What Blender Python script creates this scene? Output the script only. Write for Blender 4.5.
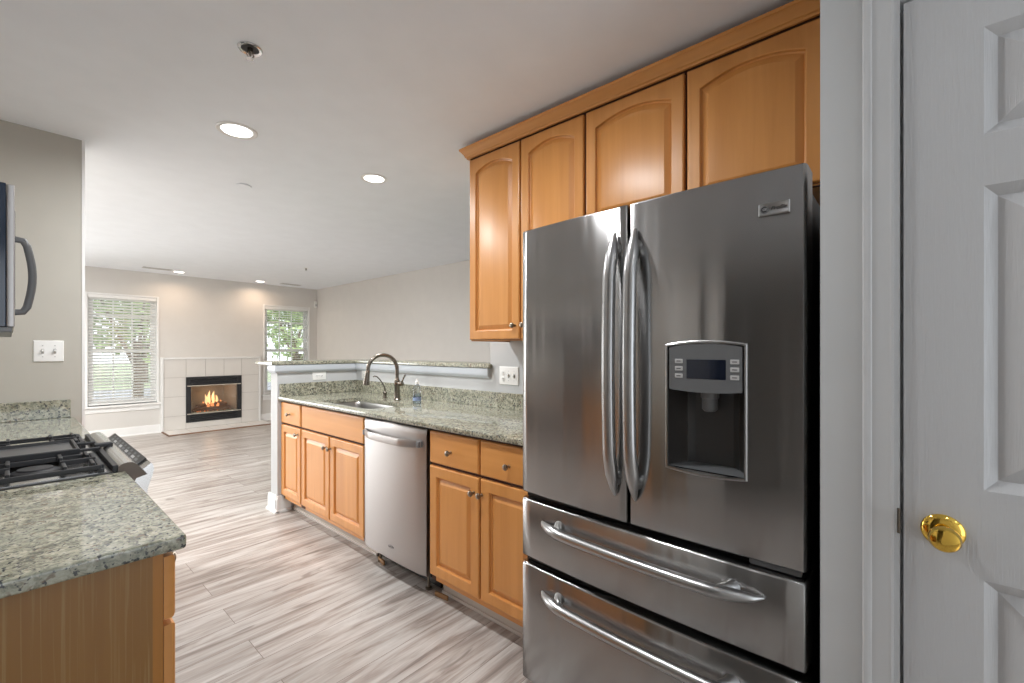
import bpy, bmesh, math, random
from mathutils import Vector, Matrix
random.seed(7)
R = math.radians
S = bpy.context.scene
COL = S.collection
for o in list(bpy.data.objects): bpy.data.objects.remove(o)

# ------------------------------------------------------------------ camera, world, lights, exposure
H = 1.29
cam = bpy.data.objects.new('camera', bpy.data.cameras.new('camera')); COL.objects.link(cam)
cam.location = (0, 0, H)
cam.rotation_euler = (R(90), 0, -math.atan(502/442.))
cam.data.sensor_width = 36; cam.data.lens = 442/1024*36
cam.data.shift_y = 8/1024; cam.data.clip_start = .01
S.camera = cam

W = bpy.data.worlds.new('sky'); S.world = W; W.use_nodes = True
bg = W.node_tree.nodes['Background']
bg.inputs[0].default_value = (.86, .93, 1, 1); bg.inputs[1].default_value = 2.5

S.view_settings.view_transform = 'Standard'; S.view_settings.look = 'None'
S.view_settings.gamma = 1; S.view_settings.use_curve_mapping = False
S.view_settings.exposure = 0.0
S.cycles.use_denoising = True
S.cycles.max_bounces = 10; S.cycles.diffuse_bounces = 6; S.cycles.glossy_bounces = 5
S.cycles.transparent_max_bounces = 16
S.cycles.sample_clamp_indirect = 6

def lamp(name, kind, loc, rot, energy, color=(1, 1, 1), **kw):
    l = bpy.data.lights.new(name, kind); l.energy = energy; l.color = color
    for k, v in kw.items(): setattr(l, k, v)
    o = bpy.data.objects.new(name, l); COL.objects.link(o); o.location = loc; o.rotation_euler = rot
    return o
lamp('sun', 'SUN', (0, -5, 20), (R(48), 0, R(-22)), 3.2, (1, .95, .86), angle=R(3))
# added unseen fill: one behind the viewpoint, one at an added far left window
lamp('back_fill', 'AREA', (0.42, -2.78, 1.15), (R(90), 0, 0), 7, (.90, .95, 1), shape='RECTANGLE', size=1.4, size_y=2.1)
lamp('far_fill', 'AREA', (-1.25, 8.58, 1.30), (R(-90), 0, 0), 62, (.97, .985, 1), shape='RECTANGLE', size=2.0, size_y=1.6, spread=R(135))


# ------------------------------------------------------------------ materials
def mat(name):
    m = bpy.data.materials.new(name); m.use_nodes = True
    nt = m.node_tree; b = nt.nodes['Principled BSDF']
    return m, nt, b
def N(nt, t, **kw):
    n = nt.nodes.new(t)
    for k, v in kw.items():
        if k in n.inputs.keys(): n.inputs[k].default_value = v
        else: setattr(n, k, v)
    return n
def L(nt, a, b): nt.links.new(a, b)
def coords(nt, scale=(1, 1, 1), rot=(0, 0, 0)):
    tc = N(nt, 'ShaderNodeTexCoord'); mp = N(nt, 'ShaderNodeMapping')
    mp.inputs['Scale'].default_value = scale; mp.inputs['Rotation'].default_value = rot
    L(nt, tc.outputs['Object'], mp.inputs[0]); return mp.outputs[0]
def ramp(nt, fac, stops):
    r = N(nt, 'ShaderNodeValToRGB'); e = r.color_ramp.elements
    while len(e) < len(stops): e.new(.5)
    for x, (p, c) in zip(e, stops):
        x.position = p; x.color = (*c, 1) if len(c) == 3 else c
    L(nt, fac, r.inputs[0]); return r.outputs[0]
def noise(nt, vec, scale, detail=4, rough=.5, dist=0):
    n = N(nt, 'ShaderNodeTexNoise'); n.inputs['Scale'].default_value = scale
    n.inputs['Detail'].default_value = detail; n.inputs['Roughness'].default_value = rough
    n.inputs['Distortion'].default_value = dist
    L(nt, vec, n.inputs['Vector']); return n
def mix(nt, fac, a, b, mode='MIX'):
    m = N(nt, 'ShaderNodeMix', data_type='RGBA', blend_type=mode)
    for s, v in ((m.inputs[0], fac), (m.inputs[6], a), (m.inputs[7], b)):
        if isinstance(v, (int, float)): s.default_value = v
        elif isinstance(v, tuple): s.default_value = (*v, 1)
        else: L(nt, v, s)
    return m.outputs[2]
def bump(nt, b, h, strength=.2, dist=.002):
    n = N(nt, 'ShaderNodeBump'); n.inputs['Strength'].default_value = strength; n.inputs['Distance'].default_value = dist
    L(nt, h, n.inputs['Height']); L(nt, n.outputs[0], b.inputs['Normal'])
def plain(name, col, rough=.5, metal=0, bumps=None, spec=.5, coat=0):
    m, nt, b = mat(name)
    v = coords(nt)
    n = noise(nt, v, 6, 3)
    c = mix(nt, n.outputs[0], tuple(x*.96 for x in col), tuple(min(1, x*1.04) for x in col))
    L(nt, c, b.inputs['Base Color'])
    b.inputs['Roughness'].default_value = rough; b.inputs['Metallic'].default_value = metal
    b.inputs['Specular IOR Level'].default_value = spec; b.inputs['Coat Weight'].default_value = coat
    if bumps: bump(nt, b, noise(nt, v, bumps[0], 4).outputs[0], bumps[1])
    return m
def emit(name, col, s):
    m, nt, b = mat(name)
    b.inputs['Base Color'].default_value = (*col, 1); b.inputs['Emission Color'].default_value = (*col, 1)
    b.inputs['Emission Strength'].default_value = s; return m

def wood(name, axis, dark, light, rough=.35, streak=None):
    m, nt, b = mat(name)
    sc = [26, 26, 26]; sc[axis] = 1.3
    v = coords(nt, tuple(sc))
    n1 = noise(nt, v, 1, 5, .55, .6)
    sc2 = [5, 5, 5]; sc2[axis] = .6
    n2 = noise(nt, coords(nt, tuple(sc2)), 1, 3, .5, 1.2)
    c = ramp(nt, n1.outputs[0], [(.3, dark), (.7, light)])
    c = mix(nt, .45, c, ramp(nt, n2.outputs[0], [(.3, dark), (.72, light)]))
    if streak:
        sc3 = [150, 150, 150]; sc3[axis] = 2.0
        n3 = noise(nt, coords(nt, tuple(sc3)), 1, 3, .5, .8)
        c = mix(nt, ramp(nt, n3.outputs[0], [(.52, (0, 0, 0)), (.66, (.62, .62, .62))]), c, streak)
    L(nt, c, b.inputs['Base Color'])
    b.inputs['Roughness'].default_value = rough
    b.inputs['Coat Weight'].default_value = .15; b.inputs['Coat Roughness'].default_value = .3
    return m
def granite(name):
    m, nt, b = mat(name)
    v = coords(nt)
    n1 = noise(nt, v, 52, 5, .72, .5)
    c = ramp(nt, n1.outputs[0], [(.36, (.10, .10, .075)), (.45, (.24, .235, .175)), (.54, (.40, .385, .29)), (.68, (.56, .535, .44))])
    n4 = noise(nt, v, 7, 3, .5, .6)
    c = mix(nt, ramp(nt, n4.outputs[0], [(.40, (0, 0, 0)), (.64, (.42, .42, .42))]), c, (.30, .325, .27))
    n2 = noise(nt, v, 105, 2, .6)
    c = mix(nt, ramp(nt, n2.outputs[0], [(.56, (0, 0, 0)), (.62, (.92, .92, .92))]), c, (.035, .04, .048))
    n3 = noise(nt, v, 60, 2, .5, .5)
    c = mix(nt, ramp(nt, n3.outputs[0], [(.62, (0, 0, 0)), (.68, (.7, .7, .7))]), c, (.16, .105, .07))
    L(nt, c, b.inputs['Base Color'])
    b.inputs['Roughness'].default_value = .06; b.inputs['Specular IOR Level'].default_value = .7
    return m
def steel(name, col=(.55, .55, .55), rough=.3, axis=2, aniso=.75, rot=0.0, tang='Z', wavy=0):
    m, nt, b = mat(name)
    sc = [1.5, 1.5, 1.5]; sc[axis] = 900
    n = noise(nt, coords(nt, tuple(sc)), 1, 1, .5)
    L(nt, mix(nt, n.outputs[0], tuple(x*.97 for x in col), tuple(min(1, x*1.03) for x in col)), b.inputs['Base Color'])
    b.inputs['Metallic'].default_value = 1
    if wavy:
        wv = noise(nt, coords(nt, (1, 7.5, .35)), 1, 2, .5)
        bump(nt, b, wv.outputs[0], wavy, .02)
    r = N(nt, 'ShaderNodeMapRange'); r.inputs['To Min'].default_value = rough*.96; r.inputs['To Max'].default_value = rough*1.04
    L(nt, n.outputs[0], r.inputs[0]); L(nt, r.outputs[0], b.inputs['Roughness'])
    if aniso:
        b.inputs['Anisotropic'].default_value = aniso; b.inputs['Anisotropic Rotation'].default_value = rot
        t = N(nt, 'ShaderNodeTangent', direction_type='RADIAL', axis=tang); L(nt, t.outputs[0], b.inputs['Tangent'])
    return m
def floor_mat():
    m, nt, b = mat('plank_floor')
    v = coords(nt)
    br = N(nt, 'ShaderNodeTexBrick', offset=.37, offset_frequency=2)
    br.inputs['Scale'].default_value = 1; br.inputs['Brick Width'].default_value = 1.22; br.inputs['Row Height'].default_value = .178
    br.inputs['Mortar Size'].default_value = .0012; br.inputs['Mortar Smooth'].default_value = .1; br.inputs['Bias'].default_value = 0
    br.inputs['Color1'].default_value = (0, 0, 0, 1); br.inputs['Color2'].default_value = (1, 1, 1, 1); br.inputs['Mortar'].default_value = (.5, .5, .5, 1)
    L(nt, v, br.inputs['Vector'])
    # grain, shifted plank by plank
    sh = N(nt, 'ShaderNodeVectorMath', operation='SCALE'); sh.inputs['Scale'].default_value = 13
    L(nt, br.outputs['Color'], sh.inputs[0])
    ad = N(nt, 'ShaderNodeVectorMath', operation='ADD'); L(nt, v, ad.inputs[0]); L(nt, sh.outputs[0], ad.inputs[1])
    def mp(s):
        q = N(nt, 'ShaderNodeMapping'); q.inputs['Scale'].default_value = s; L(nt, ad.outputs[0], q.inputs[0]); return q.outputs[0]
    g1 = noise(nt, mp((1.3, 11, 1)), 1, 6, .62, 1.3)
    g2 = noise(nt, mp((3.2, 60, 1)), 1, 4, .6, .5)
    c = ramp(nt, g1.outputs[0], [(.33, (.17, .135, .115)), (.43, (.335, .285, .255)), (.52, (.48, .445, .415)), (.66, (.61, .59, .565))])
    c = mix(nt, .28, c, ramp(nt, g2.outputs[0], [(.3, (.20, .165, .145)), (.65, (.64, .605, .575))]))
    kn = noise(nt, mp((3.0, 15, 1)), 1, 2, .5, 1.0)
    c = mix(nt, ramp(nt, kn.outputs[0], [(.66, (0, 0, 0)), (.74, (.65, .65, .65))]), c, (.17, .14, .12))
    tone = ramp(nt, br.outputs['Color'], [(0, (.86, .85, .84)), (1, (1.0, 1.0, 1.0))])
    c = mix(nt, 1, c, tone, 'MULTIPLY')
    c = mix(nt, br.outputs['Fac'], c, (.16, .125, .105))
    L(nt, c, b.inputs['Base Color'])
    b.inputs['Roughness'].default_value = .34; b.inputs['Specular IOR Level'].default_value = .4
    bump(nt, b, g2.outputs[0], .06, .002)
    return m
def pane_glass(name, tint=(1, 1, 1), refl=.06):
    m = bpy.data.materials.new(name); m.use_nodes = True; nt = m.node_tree
    for n in list(nt.nodes): nt.nodes.remove(n)
    out = N(nt, 'ShaderNodeOutputMaterial'); t = N(nt, 'ShaderNodeBsdfTransparent'); g = N(nt, 'ShaderNodeBsdfGlossy')
    t.inputs[0].default_value = (*tint, 1); g.inputs['Roughness'].default_value = .02
    mx = N(nt, 'ShaderNodeMixShader'); fr = N(nt, 'ShaderNodeLayerWeight'); fr.inputs[0].default_value = .3
    mr = N(nt, 'ShaderNodeMapRange'); mr.inputs['To Min'].default_value = refl; mr.inputs['To Max'].default_value = .7
    L(nt, fr.outputs['Fresnel'], mr.inputs[0]); L(nt, mr.outputs[0], mx.inputs[0])
    L(nt, t.outputs[0], mx.inputs[1]); L(nt, g.outputs[0], mx.inputs[2]); L(nt, mx.outputs[0], out.inputs[0])
    return m
def leafy(name, a, b_):
    m, nt, b = mat(name)
    n = noise(nt, coords(nt), 3.5, 5, .7)
    L(nt, ramp(nt, n.outputs[0], [(.3, a), (.7, b_)]), b.inputs['Base Color']); b.inputs['Roughness'].default_value = .7
    return m

M = {}
M['wall'] = plain('wall_paint', (.66, .64, .61), .75, bumps=(220, .04))
M['kwall'] = plain('return_wall_shade', (.475, .455, .405), .75, bumps=(220, .04))  # wall paint darkened to hold the shade on the return wall
M['ceil'] = plain('ceiling_paint', (.83, .865, .91), .85, bumps=(160, .04))
M['half'] = plain('half_wall_paint', (.51, .52, .525), .7)
M['ledge'] = plain('blue_grey_trim_paint', (.56, .60, .65), .4)
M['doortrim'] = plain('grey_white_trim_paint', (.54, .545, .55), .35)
M['trimw'] = plain('white_trim_paint', (.80, .80, .79), .4)
M['floor'] = floor_mat()
WD, WL = (.56, .235, .055), (.69, .315, .090)
M['woodV'] = wood('maple_vertical', 2, WD, WL)
M['woodH'] = wood('maple_horizontal', 1, WD, WL)
M['woodX'] = wood('maple_crosswise', 0, WD, WL)
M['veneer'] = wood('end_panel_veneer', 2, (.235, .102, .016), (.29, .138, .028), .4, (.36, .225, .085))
M['edge'] = wood('cabinet_edge', 2, (.36, .135, .014), (.44, .18, .024), .4)
M['offcut'] = wood('raw_offcut_wood', 1, (.22, .11, .04), (.36, .20, .08), .6)
M['darkgap'] = plain('cabinet_gap', (.07, .022, .012), .7)
M['granite'] = granite('speckled_granite')
M['steel'] = steel('brushed_steel', (.37, .365, .36), .24, aniso=.9, rot=.25, wavy=.35)
M['steelL'] = steel('light_brushed_steel', (.42, .40, .39), .40, rot=.25)
M['handle'] = steel('satin_handle_steel', (.42, .42, .42), .3, aniso=0)
M['polish'] = steel('polished_steel', (.66, .66, .66), .2, aniso=0)
M['sinksteel'] = steel('sink_steel', (.40, .395, .385), .33, aniso=0)
M['nickel'] = plain('dark_brushed_nickel', (.235, .205, .175), .27, 1)
M['knob'] = plain('aged_nickel', (.27, .23, .18), .3, 1)
M['brass'] = plain('polished_brass', (.80, .52, .10), .1, 1)
M['brassT'] = plain('pale_tan_metal', (.50, .46, .40), .5)
M['endcap'] = plain('brown_grey_end_cap', (.13, .105, .085), .4)
M['black'] = plain('black_plastic', (.012, .012, .013), .4)
M['iron'] = plain('cast_iron', (.018, .019, .022), .48, bumps=(300, .1))
M['griddle'] = plain('griddle_surface', (.075, .075, .077), .38)
M['navy'] = plain('navy_black_glass', (.008, .016, .035), .12)
M['screen'] = plain('display_glass', (.006, .010, .022), .08)
M['greyp'] = plain('grey_plastic', (.135, .14, .145), .35)
M['greyd'] = plain('dark_grey_plastic', (.05, .05, .05), .4)
M['button'] = plain('button_grey', (.5, .5, .5), .4)
M['whitep'] = plain('white_plastic', (.82, .82, .80), .35)
M['slot'] = plain('dark_slot', (.05, .05, .05), .6)
M['door'] = None
M['tile'] = plain('cream_tile', (.69, .665, .63), .3, bumps=(40, .03))
M['grout'] = plain('grout', (.50, .475, .445), .8)
M['fbox'] = plain('black_metal', (.02, .021, .024), .42)
M['refr'] = plain('firebrick_lining', (.50, .45, .39), .85, bumps=(30, .3))
M['log'] = wood('charred_log', 0, (.075, .04, .025), (.34, .19, .11), .85)
M['fire'] = emit('flame', (1, .42, .16), .8)
M['fire2'] = emit('flame_core', (1, .68, .36), 1.15)
M['ember'] = emit('ember', (1, .30, .08), .7)
M['led'] = emit('lamp_lens', (1, .97, .92), 5.5)
M['blind'] = plain('white_blind_slat', (.84, .84, .83), .45)
M['pane'] = pane_glass('window_pane')
M['fglass'] = pane_glass('fireplace_glass', (.90, .89, .87), .05)
M['clear'] = pane_glass('clear_plastic', (.93, .95, .97), .10)
M['label'] = plain('blue_label', (.28, .36, .55), .4)
M['soap'] = pane_glass('clear_soap', (.80, .87, .93), .05)
M['lawn'] = leafy('lawn', (.24, .30, .17), (.36, .42, .26))
M['leafA'] = leafy('leaves_deep', (.10, .17, .06), (.25, .36, .14))
M['leafB'] = leafy('leaves_light', (.22, .33, .13), (.45, .56, .27))
M['bark'] = plain('bark', (.12, .085, .06), .9, bumps=(30, .5))
M['asphalt'] = plain('asphalt', (.30, .31, .33), .9, bumps=(60, .2))
M['brickh'] = plain('red_siding', (.34, .17, .13), .85)
M['roof'] = plain('grey_roof', (.18, .18, .19), .9)
M['panel_toe'] = plain('pale_toe_kick', (.62, .585, .55), .5)

def door_paint():
    m, nt, b = mat('embossed_door_paint')
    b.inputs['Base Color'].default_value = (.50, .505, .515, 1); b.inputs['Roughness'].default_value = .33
    n = noise(nt, coords(nt, (1, 210, 9)), 1, 3, .5, 1.5)
    bump(nt, b, n.outputs[0], .55, .0016); return m
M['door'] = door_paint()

# ------------------------------------------------------------------ mesh helpers
class MB:
    def __init__(s): s.bm = bmesh.new(); s.mats = []; s.bev = False
    def mi(s, m):
        if m not in s.mats: s.mats.append(m)
        return s.mats.index(m)
    def add(s, verts, faces, m, smooth=False):
        i = s.mi(m); vs = [s.bm.verts.new(v) for v in verts]
        for f in faces:
            try:
                q = s.bm.faces.new([vs[k] for k in f]); q.material_index = i; q.smooth = smooth
            except ValueError: pass
        return vs
    def merge(s, tb, m, smooth=False):
        tb.verts.index_update()
        s.add([v.co.copy() for v in tb.verts], [[v.index for v in f.verts] for f in tb.faces], m, smooth); tb.free()
    def box(s, x0, x1, y0, y1, z0, z1, m, bev=0, seg=2, rot=None):
        tb = bmesh.new()
        x0, x1 = sorted((x0, x1)); y0, y1 = sorted((y0, y1)); z0, z1 = sorted((z0, z1))
        bmesh.ops.create_cube(tb, size=1, matrix=Matrix.Translation(((x0+x1)/2, (y0+y1)/2, (z0+z1)/2)) @ Matrix.Diagonal((x1-x0, y1-y0, z1-z0, 1)))
        if bev: s.bev = True
        if bev: bmesh.ops.bevel(tb, geom=tb.edges[:], offset=min(bev, .49*min(x1-x0, y1-y0, z1-z0)), segments=seg, profile=.5, affect='EDGES')
        if rot is not None:
            c = Vector(((x0+x1)/2, (y0+y1)/2, (z0+z1)/2))
            bmesh.ops.transform(tb, matrix=Matrix.Translation(c) @ rot @ Matrix.Translation(-c), verts=tb.verts)
        s.merge(tb, m, bev > 0); return s
    def tube(s, pts, rad, m, seg=12, flat=None, caps=True):
        """sweep a circle (or an ellipse flat=(a,b) scales) along pts; rad is a number or a list"""
        pts = [Vector(p) for p in pts]; n = len(pts)
        rr = rad if isinstance(rad, (list, tuple)) else [rad]*n
        t0 = (pts[1]-pts[0]).normalized()
        up = Vector((0, 0, 1)) if abs(t0.z) < .9 else Vector((0, 1, 0))
        nrm = t0.cross(up).normalized(); vs = []; fs = []
        for i, p in enumerate(pts):
            t = (pts[min(i+1, n-1)]-pts[max(i-1, 0)]).normalized()
            nrm = (nrm - t*nrm.dot(t)).normalized(); bn = t.cross(nrm)
            for k in range(seg):
                a = 2*math.pi*k/seg; ca, sa = math.cos(a), math.sin(a)
                if flat: ca *= flat[0]; sa *= flat[1]
                vs.append(p + (nrm*ca + bn*sa)*rr[i])
        for i in range(n-1):
            for k in range(seg):
                fs.append((i*seg+k, i*seg+(k+1) % seg, (i+1)*seg+(k+1) % seg, (i+1)*seg+k))
        if caps: fs += [tuple(range(seg))[::-1], tuple((n-1)*seg+k for k in range(seg))]
        s.add(vs, fs, m, True); return s
    def lathe(s, prof, loc, axis, m, seg=24, capends=True):
        """prof = [(radius, height)] turned about axis through loc"""
        q = Vector(axis).normalized().to_track_quat('Z', 'Y'); vs = []; fs = []; n = len(prof)
        for r, h in prof:
            for k in range(seg):
                a = 2*math.pi*k/seg
                vs.append(Vector(loc) + q @ Vector((r*math.cos(a), r*math.sin(a), h)))
        for i in range(n-1):
            for k in range(seg): fs.append((i*seg+k, i*seg+(k+1) % seg, (i+1)*seg+(k+1) % seg, (i+1)*seg+k))
        if capends: fs += [tuple(range(seg))[::-1], tuple((n-1)*seg+k for k in range(seg))]
        s.add(vs, fs, m, True); return s
    def rings(s, rr, m, cap_first=False, cap_last=True, smooth=False, mats=None):
        n = len(rr[0]); vs = [v for r in rr for v in r]; 
        for i in range(len(rr)-1):
            pass
        fs = [(i*n+k, i*n+(k+1) % n, (i+1)*n+(k+1) % n, (i+1)*n+k) for i in range(len(rr)-1) for k in range(n)]
        if cap_first: fs.append(tuple(range(n))[::-1])
        if cap_last: fs.append(tuple((len(rr)-1)*n+k for k in range(n)))
        s.add(vs, fs, m, smooth); return s
    def prism(s, poly, a0, a1, mapf, m, smooth=False):
        """poly of (p,q) extruded from a0 to a1; mapf(a,p,q) gives a point"""
        return s.rings([[mapf(a0, *p) for p in poly], [mapf(a1, *p) for p in poly]], m, True, True, smooth)
    def build(s, name, parent=None, label=None, ang=32):
        bmesh.ops.recalc_face_normals(s.bm, faces=s.bm.faces[:])
        off = Vector(parent['_o']) if parent is not None else None
        me = bpy.data.meshes.new(name)
        if off is None:
            xs = [v.co for v in s.bm.verts]
            off = Vector(((min(v.x for v in xs)+max(v.x for v in xs))/2, (min(v.y for v in xs)+max(v.y for v in xs))/2, min(v.z for v in xs)))
        bmesh.ops.translate(s.bm, verts=s.bm.verts, vec=-off)
        s.bm.to_mesh(me); s.bm.free()
        for p in me.polygons: p.use_smooth = True
        me.set_sharp_from_angle(angle=R(ang))
        for m in s.mats: me.materials.append(m)
        o = bpy.data.objects.new(name, me); COL.objects.link(o)
        if s.bev:
            wn = o.modifiers.new('weighted_normal', 'WEIGHTED_NORMAL'); wn.keep_sharp = True; wn.weight = 100
        if parent is None: o.location = off
        else: o.parent = parent
        o['_o'] = tuple(off)
        if label: o['label'] = label
        return o
def thing(name, label, cat, loc, group=None):
    o = bpy.data.objects.new(name, None); COL.objects.link(o); o.location = loc; o.empty_display_size = .1
    o['_o'] = tuple(loc); o['label'] = label; o['category'] = cat
    if group: o['group'] = group
    return o
def tag(o, label, cat, group=None, kind=None):
    o['label'] = label; o['category'] = cat
    if group: o['group'] = group
    if kind: o['kind'] = kind
    return o
def struct(o, label=None, cat=None):
    o['kind'] = 'structure'
    if label: o['label'] = label
    if cat: o['category'] = cat
    return o
def text_mesh(txt, size, m, mapf, depth=.0006, shear=0, name='lettering', parent=None, label=None):
    cu = bpy.data.curves.new('t', 'FONT'); cu.body = txt; cu.size = size; cu.align_x = 'CENTER'; cu.align_y = 'CENTER'
    cu.extrude = depth; cu.shear = shear
    to = bpy.data.objects.new('t', cu); COL.objects.link(to)
    bpy.context.view_layer.update()
    me = bpy.data.meshes.new_from_object(to.evaluated_get(bpy.context.evaluated_depsgraph_get()))
    mb = MB(); mb.add([Vector(mapf(v.co.x, v.co.y, v.co.z)) for v in me.vertices], [list(p.vertices) for p in me.polygons], m)
    bpy.data.objects.remove(to); bpy.data.meshes.remove(me); bpy.data.curves.remove(cu)
    return mb.build(name, parent, label)

# ------------------------------------------------------------------ the setting
ZC = 2.47; YF = 8.65; XR = 4.0; XK = 2.08; XP = 1.26
def slab(name, *boxes, m=None):
    mb = MB()
    for b in boxes: mb.box(*b, m)
    return struct(mb.build(name))
slab('floor', (-2.72, 4.12, -3, YF+.12, -.1, 0), m=M['floor'])
slab('ceiling', (-2.72, 4.12, -3, YF+.12, ZC, ZC+.1), m=M['ceil'])
W3 = (-2.25, -.25, .475, 2.085); W1 = (.722, 1.505, .475, 2.085); W2 = (3.045, 3.835, .475, 2.085)
def wall_with_holes(name, x0, x1, holes, y0, y1, m):
    bx = []; x = x0
    for (a, b, z0, z1) in holes:
        bx += [(x, a, y0, y1, 0, ZC), (a, b, y0, y1, 0, z0), (a, b, y0, y1, z1, ZC)]; x = b
    bx.append((x, x1, y0, y1, 0, ZC)); return slab(name, *bx, m=m)
wall_with_holes('wall_far', -2.6, XR, [W3, W1, (1.90, 2.62, .12, .84), W2], YF, YF+.12, M['wall'])
slab('wall_right', (XR, XR+.12, 1.0, YF+.12, 0, ZC), m=M['wall'])
slab('wall_living_near', (XK+.12, XR+.12, .88, 1.0, 0, ZC), m=M['wall'])
slab('wall_kitchen', (XK, XK+.12, .023, 2.02, 0, ZC), m=M['half'])
slab('wall_alcove', (XP, XK, .023, .143, 0, ZC), m=M['half'])
# pantry wall with the door opening
PD0, PD1, PDZ = -.716, -.001, 2.035
slab('wall_pantry', (XP, XP+.12, -3, PD0-.02, 0, ZC), (XP, XP+.12, PD0-.02, PD1+.02, PDZ+.02, ZC), (XP, XP+.12, PD1+.02, .023, 0, ZC), m=M['half'])
slab('wall_left', (-.52, -.40, .93, 3.60, 0, ZC), (-.52, -.40, -3, .12, 0, ZC), (-.52, -.40, .12, .93, 2.30, ZC), m=M['wall'])  # unseen opening added to darken what the refrigerator reflects
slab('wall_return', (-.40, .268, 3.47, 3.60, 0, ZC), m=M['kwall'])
slab('lit_corner_strip', (.268, .281, 3.468, 3.602, 0, ZC), m=M['trimw'])  # white strip added for the brightly lit corner of the return wall
slab('wall_hall', (-1.75, -1.63, -1.2, 3.48, 0, ZC), (-1.75, -.52, -1.32, -1.2, 0, ZC), m=M['wall'])
slab('wall_living_left', (-2.72, -2.6, 3.48, YF+.12, 0, ZC), m=M['wall'])
slab('wall_hall_end', (-2.72, -.52, 3.48, 3.60, 0, ZC), m=M['wall'])
slab('wall_back', (-.52, -.28, -3, -2.88, 0, ZC), (1.12, XP+.12, -3, -2.88, 0, ZC), (-.28, 1.12, -3, -2.88, 2.2, ZC), m=M['wall'])  # opening behind the viewpoint added to let fill light in
# half wall behind the counter, L-shaped
YH = 3.71
slab('wall_half', (1.40, XK+.13, YH, YH+.13, 0, 1.165), (XK, XK+.13, 2.02, YH, 0, 1.165), m=M['half'])
def baseboard(name, a0, a1, mapf, h=.13):
    mb = MB(); mb.prism([(0, 0), (.03, 0), (.03, .012), (.014, .022), (.014, h-.03), (.007, h), (0, h)], a0, a1, mapf, M['trimw'])
    return mb
bb = baseboard('b', -2.6, 1.555, lambda a, p, q: (a, YF-p, q)); struct(bb.build('baseboard_far_left'))
bb = baseboard('b', 2.95, XR, lambda a, p, q: (a, YF-p, q)); struct(bb.build('baseboard_far_right'))
bb = baseboard('b', 1.0, YF, lambda a, p, q: (XR-p, a, q)); struct(bb.build('baseboard_right'))
bb = baseboard('b', YH-.03, YH+.16, lambda a, p, q: (1.40-p, a, q))
bb.prism([(0, 0), (.03, 0), (.03, .012), (.014, .022), (.014, .10), (.007, .13), (0, .13)], 1.40-.014, 1.50, lambda a, p, q: (a, YH-p, q), M['trimw'])
struct(bb.build('baseboard_half_wall'))
# painted moulding under the bar top (wraps the wall end)
prof = [(0, 1.103), (.014, 1.103), (.017, 1.110), (.024, 1.116), (.027, 1.124), (.027, 1.165), (0, 1.165)]
mb = MB()
P0 = Vector((1.40, YH+.13)); P1 = Vector((1.40, YH)); P2 = Vector((XK, YH)); P3 = Vector((XK, 2.02))
def offs(d): return [(1.40-d, YH+.13+d*0), (1.40-d, YH-d), (XK-d, YH-d), (XK-d, 2.02)]
mb.rings([[(*offs(d)[i], z) for d, z in prof] for i in range(4)], M['ledge'], True, True)
struct(mb.build('trim_2'))

# windows with casing sill, sashes, muntins, pane
def window(n, w):
    x0, x1, z0, z1 = w; y = YF
    root = thing('window_%d' % n, '', '', ((x0+x1)/2, y+.06, z0)); root['kind'] = 'structure'; del root['label']; del root['category']
    f = MB()
    for a in ((x0, x0+.035, z0, z1), (x1-.035, x1, z0, z1), (x0+.035, x1-.035, z1-.035, z1), (x0+.035, x1-.035, z0, z0+.035)):
        f.box(a[0], a[1], y+.045, y+.115, a[2], a[3], M['trimw'], .004)
    # thin casing bead on the room side
    for a in ((x0-.022, x0+.004, z0, z1+.022), (x1-.004, x1+.022, z0, z1+.022), (x0+.004, x1-.004, z1-.004, z1+.022)):
        f.box(a[0], a[1], y-.012, y+.05, a[2], a[3], M['trimw'], .003)
    f.build('window_frame', root)
    s = MB(); s.box(x0-.05, x1+.05, y-.045, y+.06, z0-.03, z0, M['trimw'], .008); s.box(x0-.03, x1+.03, y-.014, y, z0-.10, z0-.03, M['trimw'], .004); s.build('window_sill', root)
    zm = (z0+z1)/2 - .005
    for (a, b, yy, hz) in ((zm-.02, z1-.035, .085, .25), (z0+.035, zm+.02, .065, None)):
        s = MB(); X0, X1 = x0+.035, x1-.035; ym = y+yy
        s.box(X0, X0+.035, ym-.01, ym+.01, a, b, M['trimw'], .003); s.box(X1-.035, X1, ym-.01, ym+.01, a, b, M['trimw'], .003)
        s.box(X0+.035, X1-.035, ym-.01, ym+.01, a, a+.04, M['trimw'], .003); s.box(X0+.035, X1-.035, ym-.01, ym+.01, b-.04, b, M['trimw'], .003)
        so = s.build('sash', root)
        g = MB()
        for k in (1, 2):
            xx = X0+.035 + (X1-X0-.07)*k/3; g.box(xx-.009, xx+.009, ym-.007, ym+.007, a+.04, b-.04, M['trimw'])
        zz = (b-.04-.22) if hz else (a+b)/2
        g.box(X0+.035, X1-.035, ym-.0065, ym+.0065, zz-.009, zz+.009, M['trimw']); g.build('muntin', so)
        p = MB(); p.box(X0+.03, X1-.03, ym-.002, ym+.002, a+.035, b-.035, M['pane']); p.build('pane', so)
    return root
window(1, W1); window(2, W2); window(3, W3)  # third window is added, unseen, to bring fill light into the living room

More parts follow.
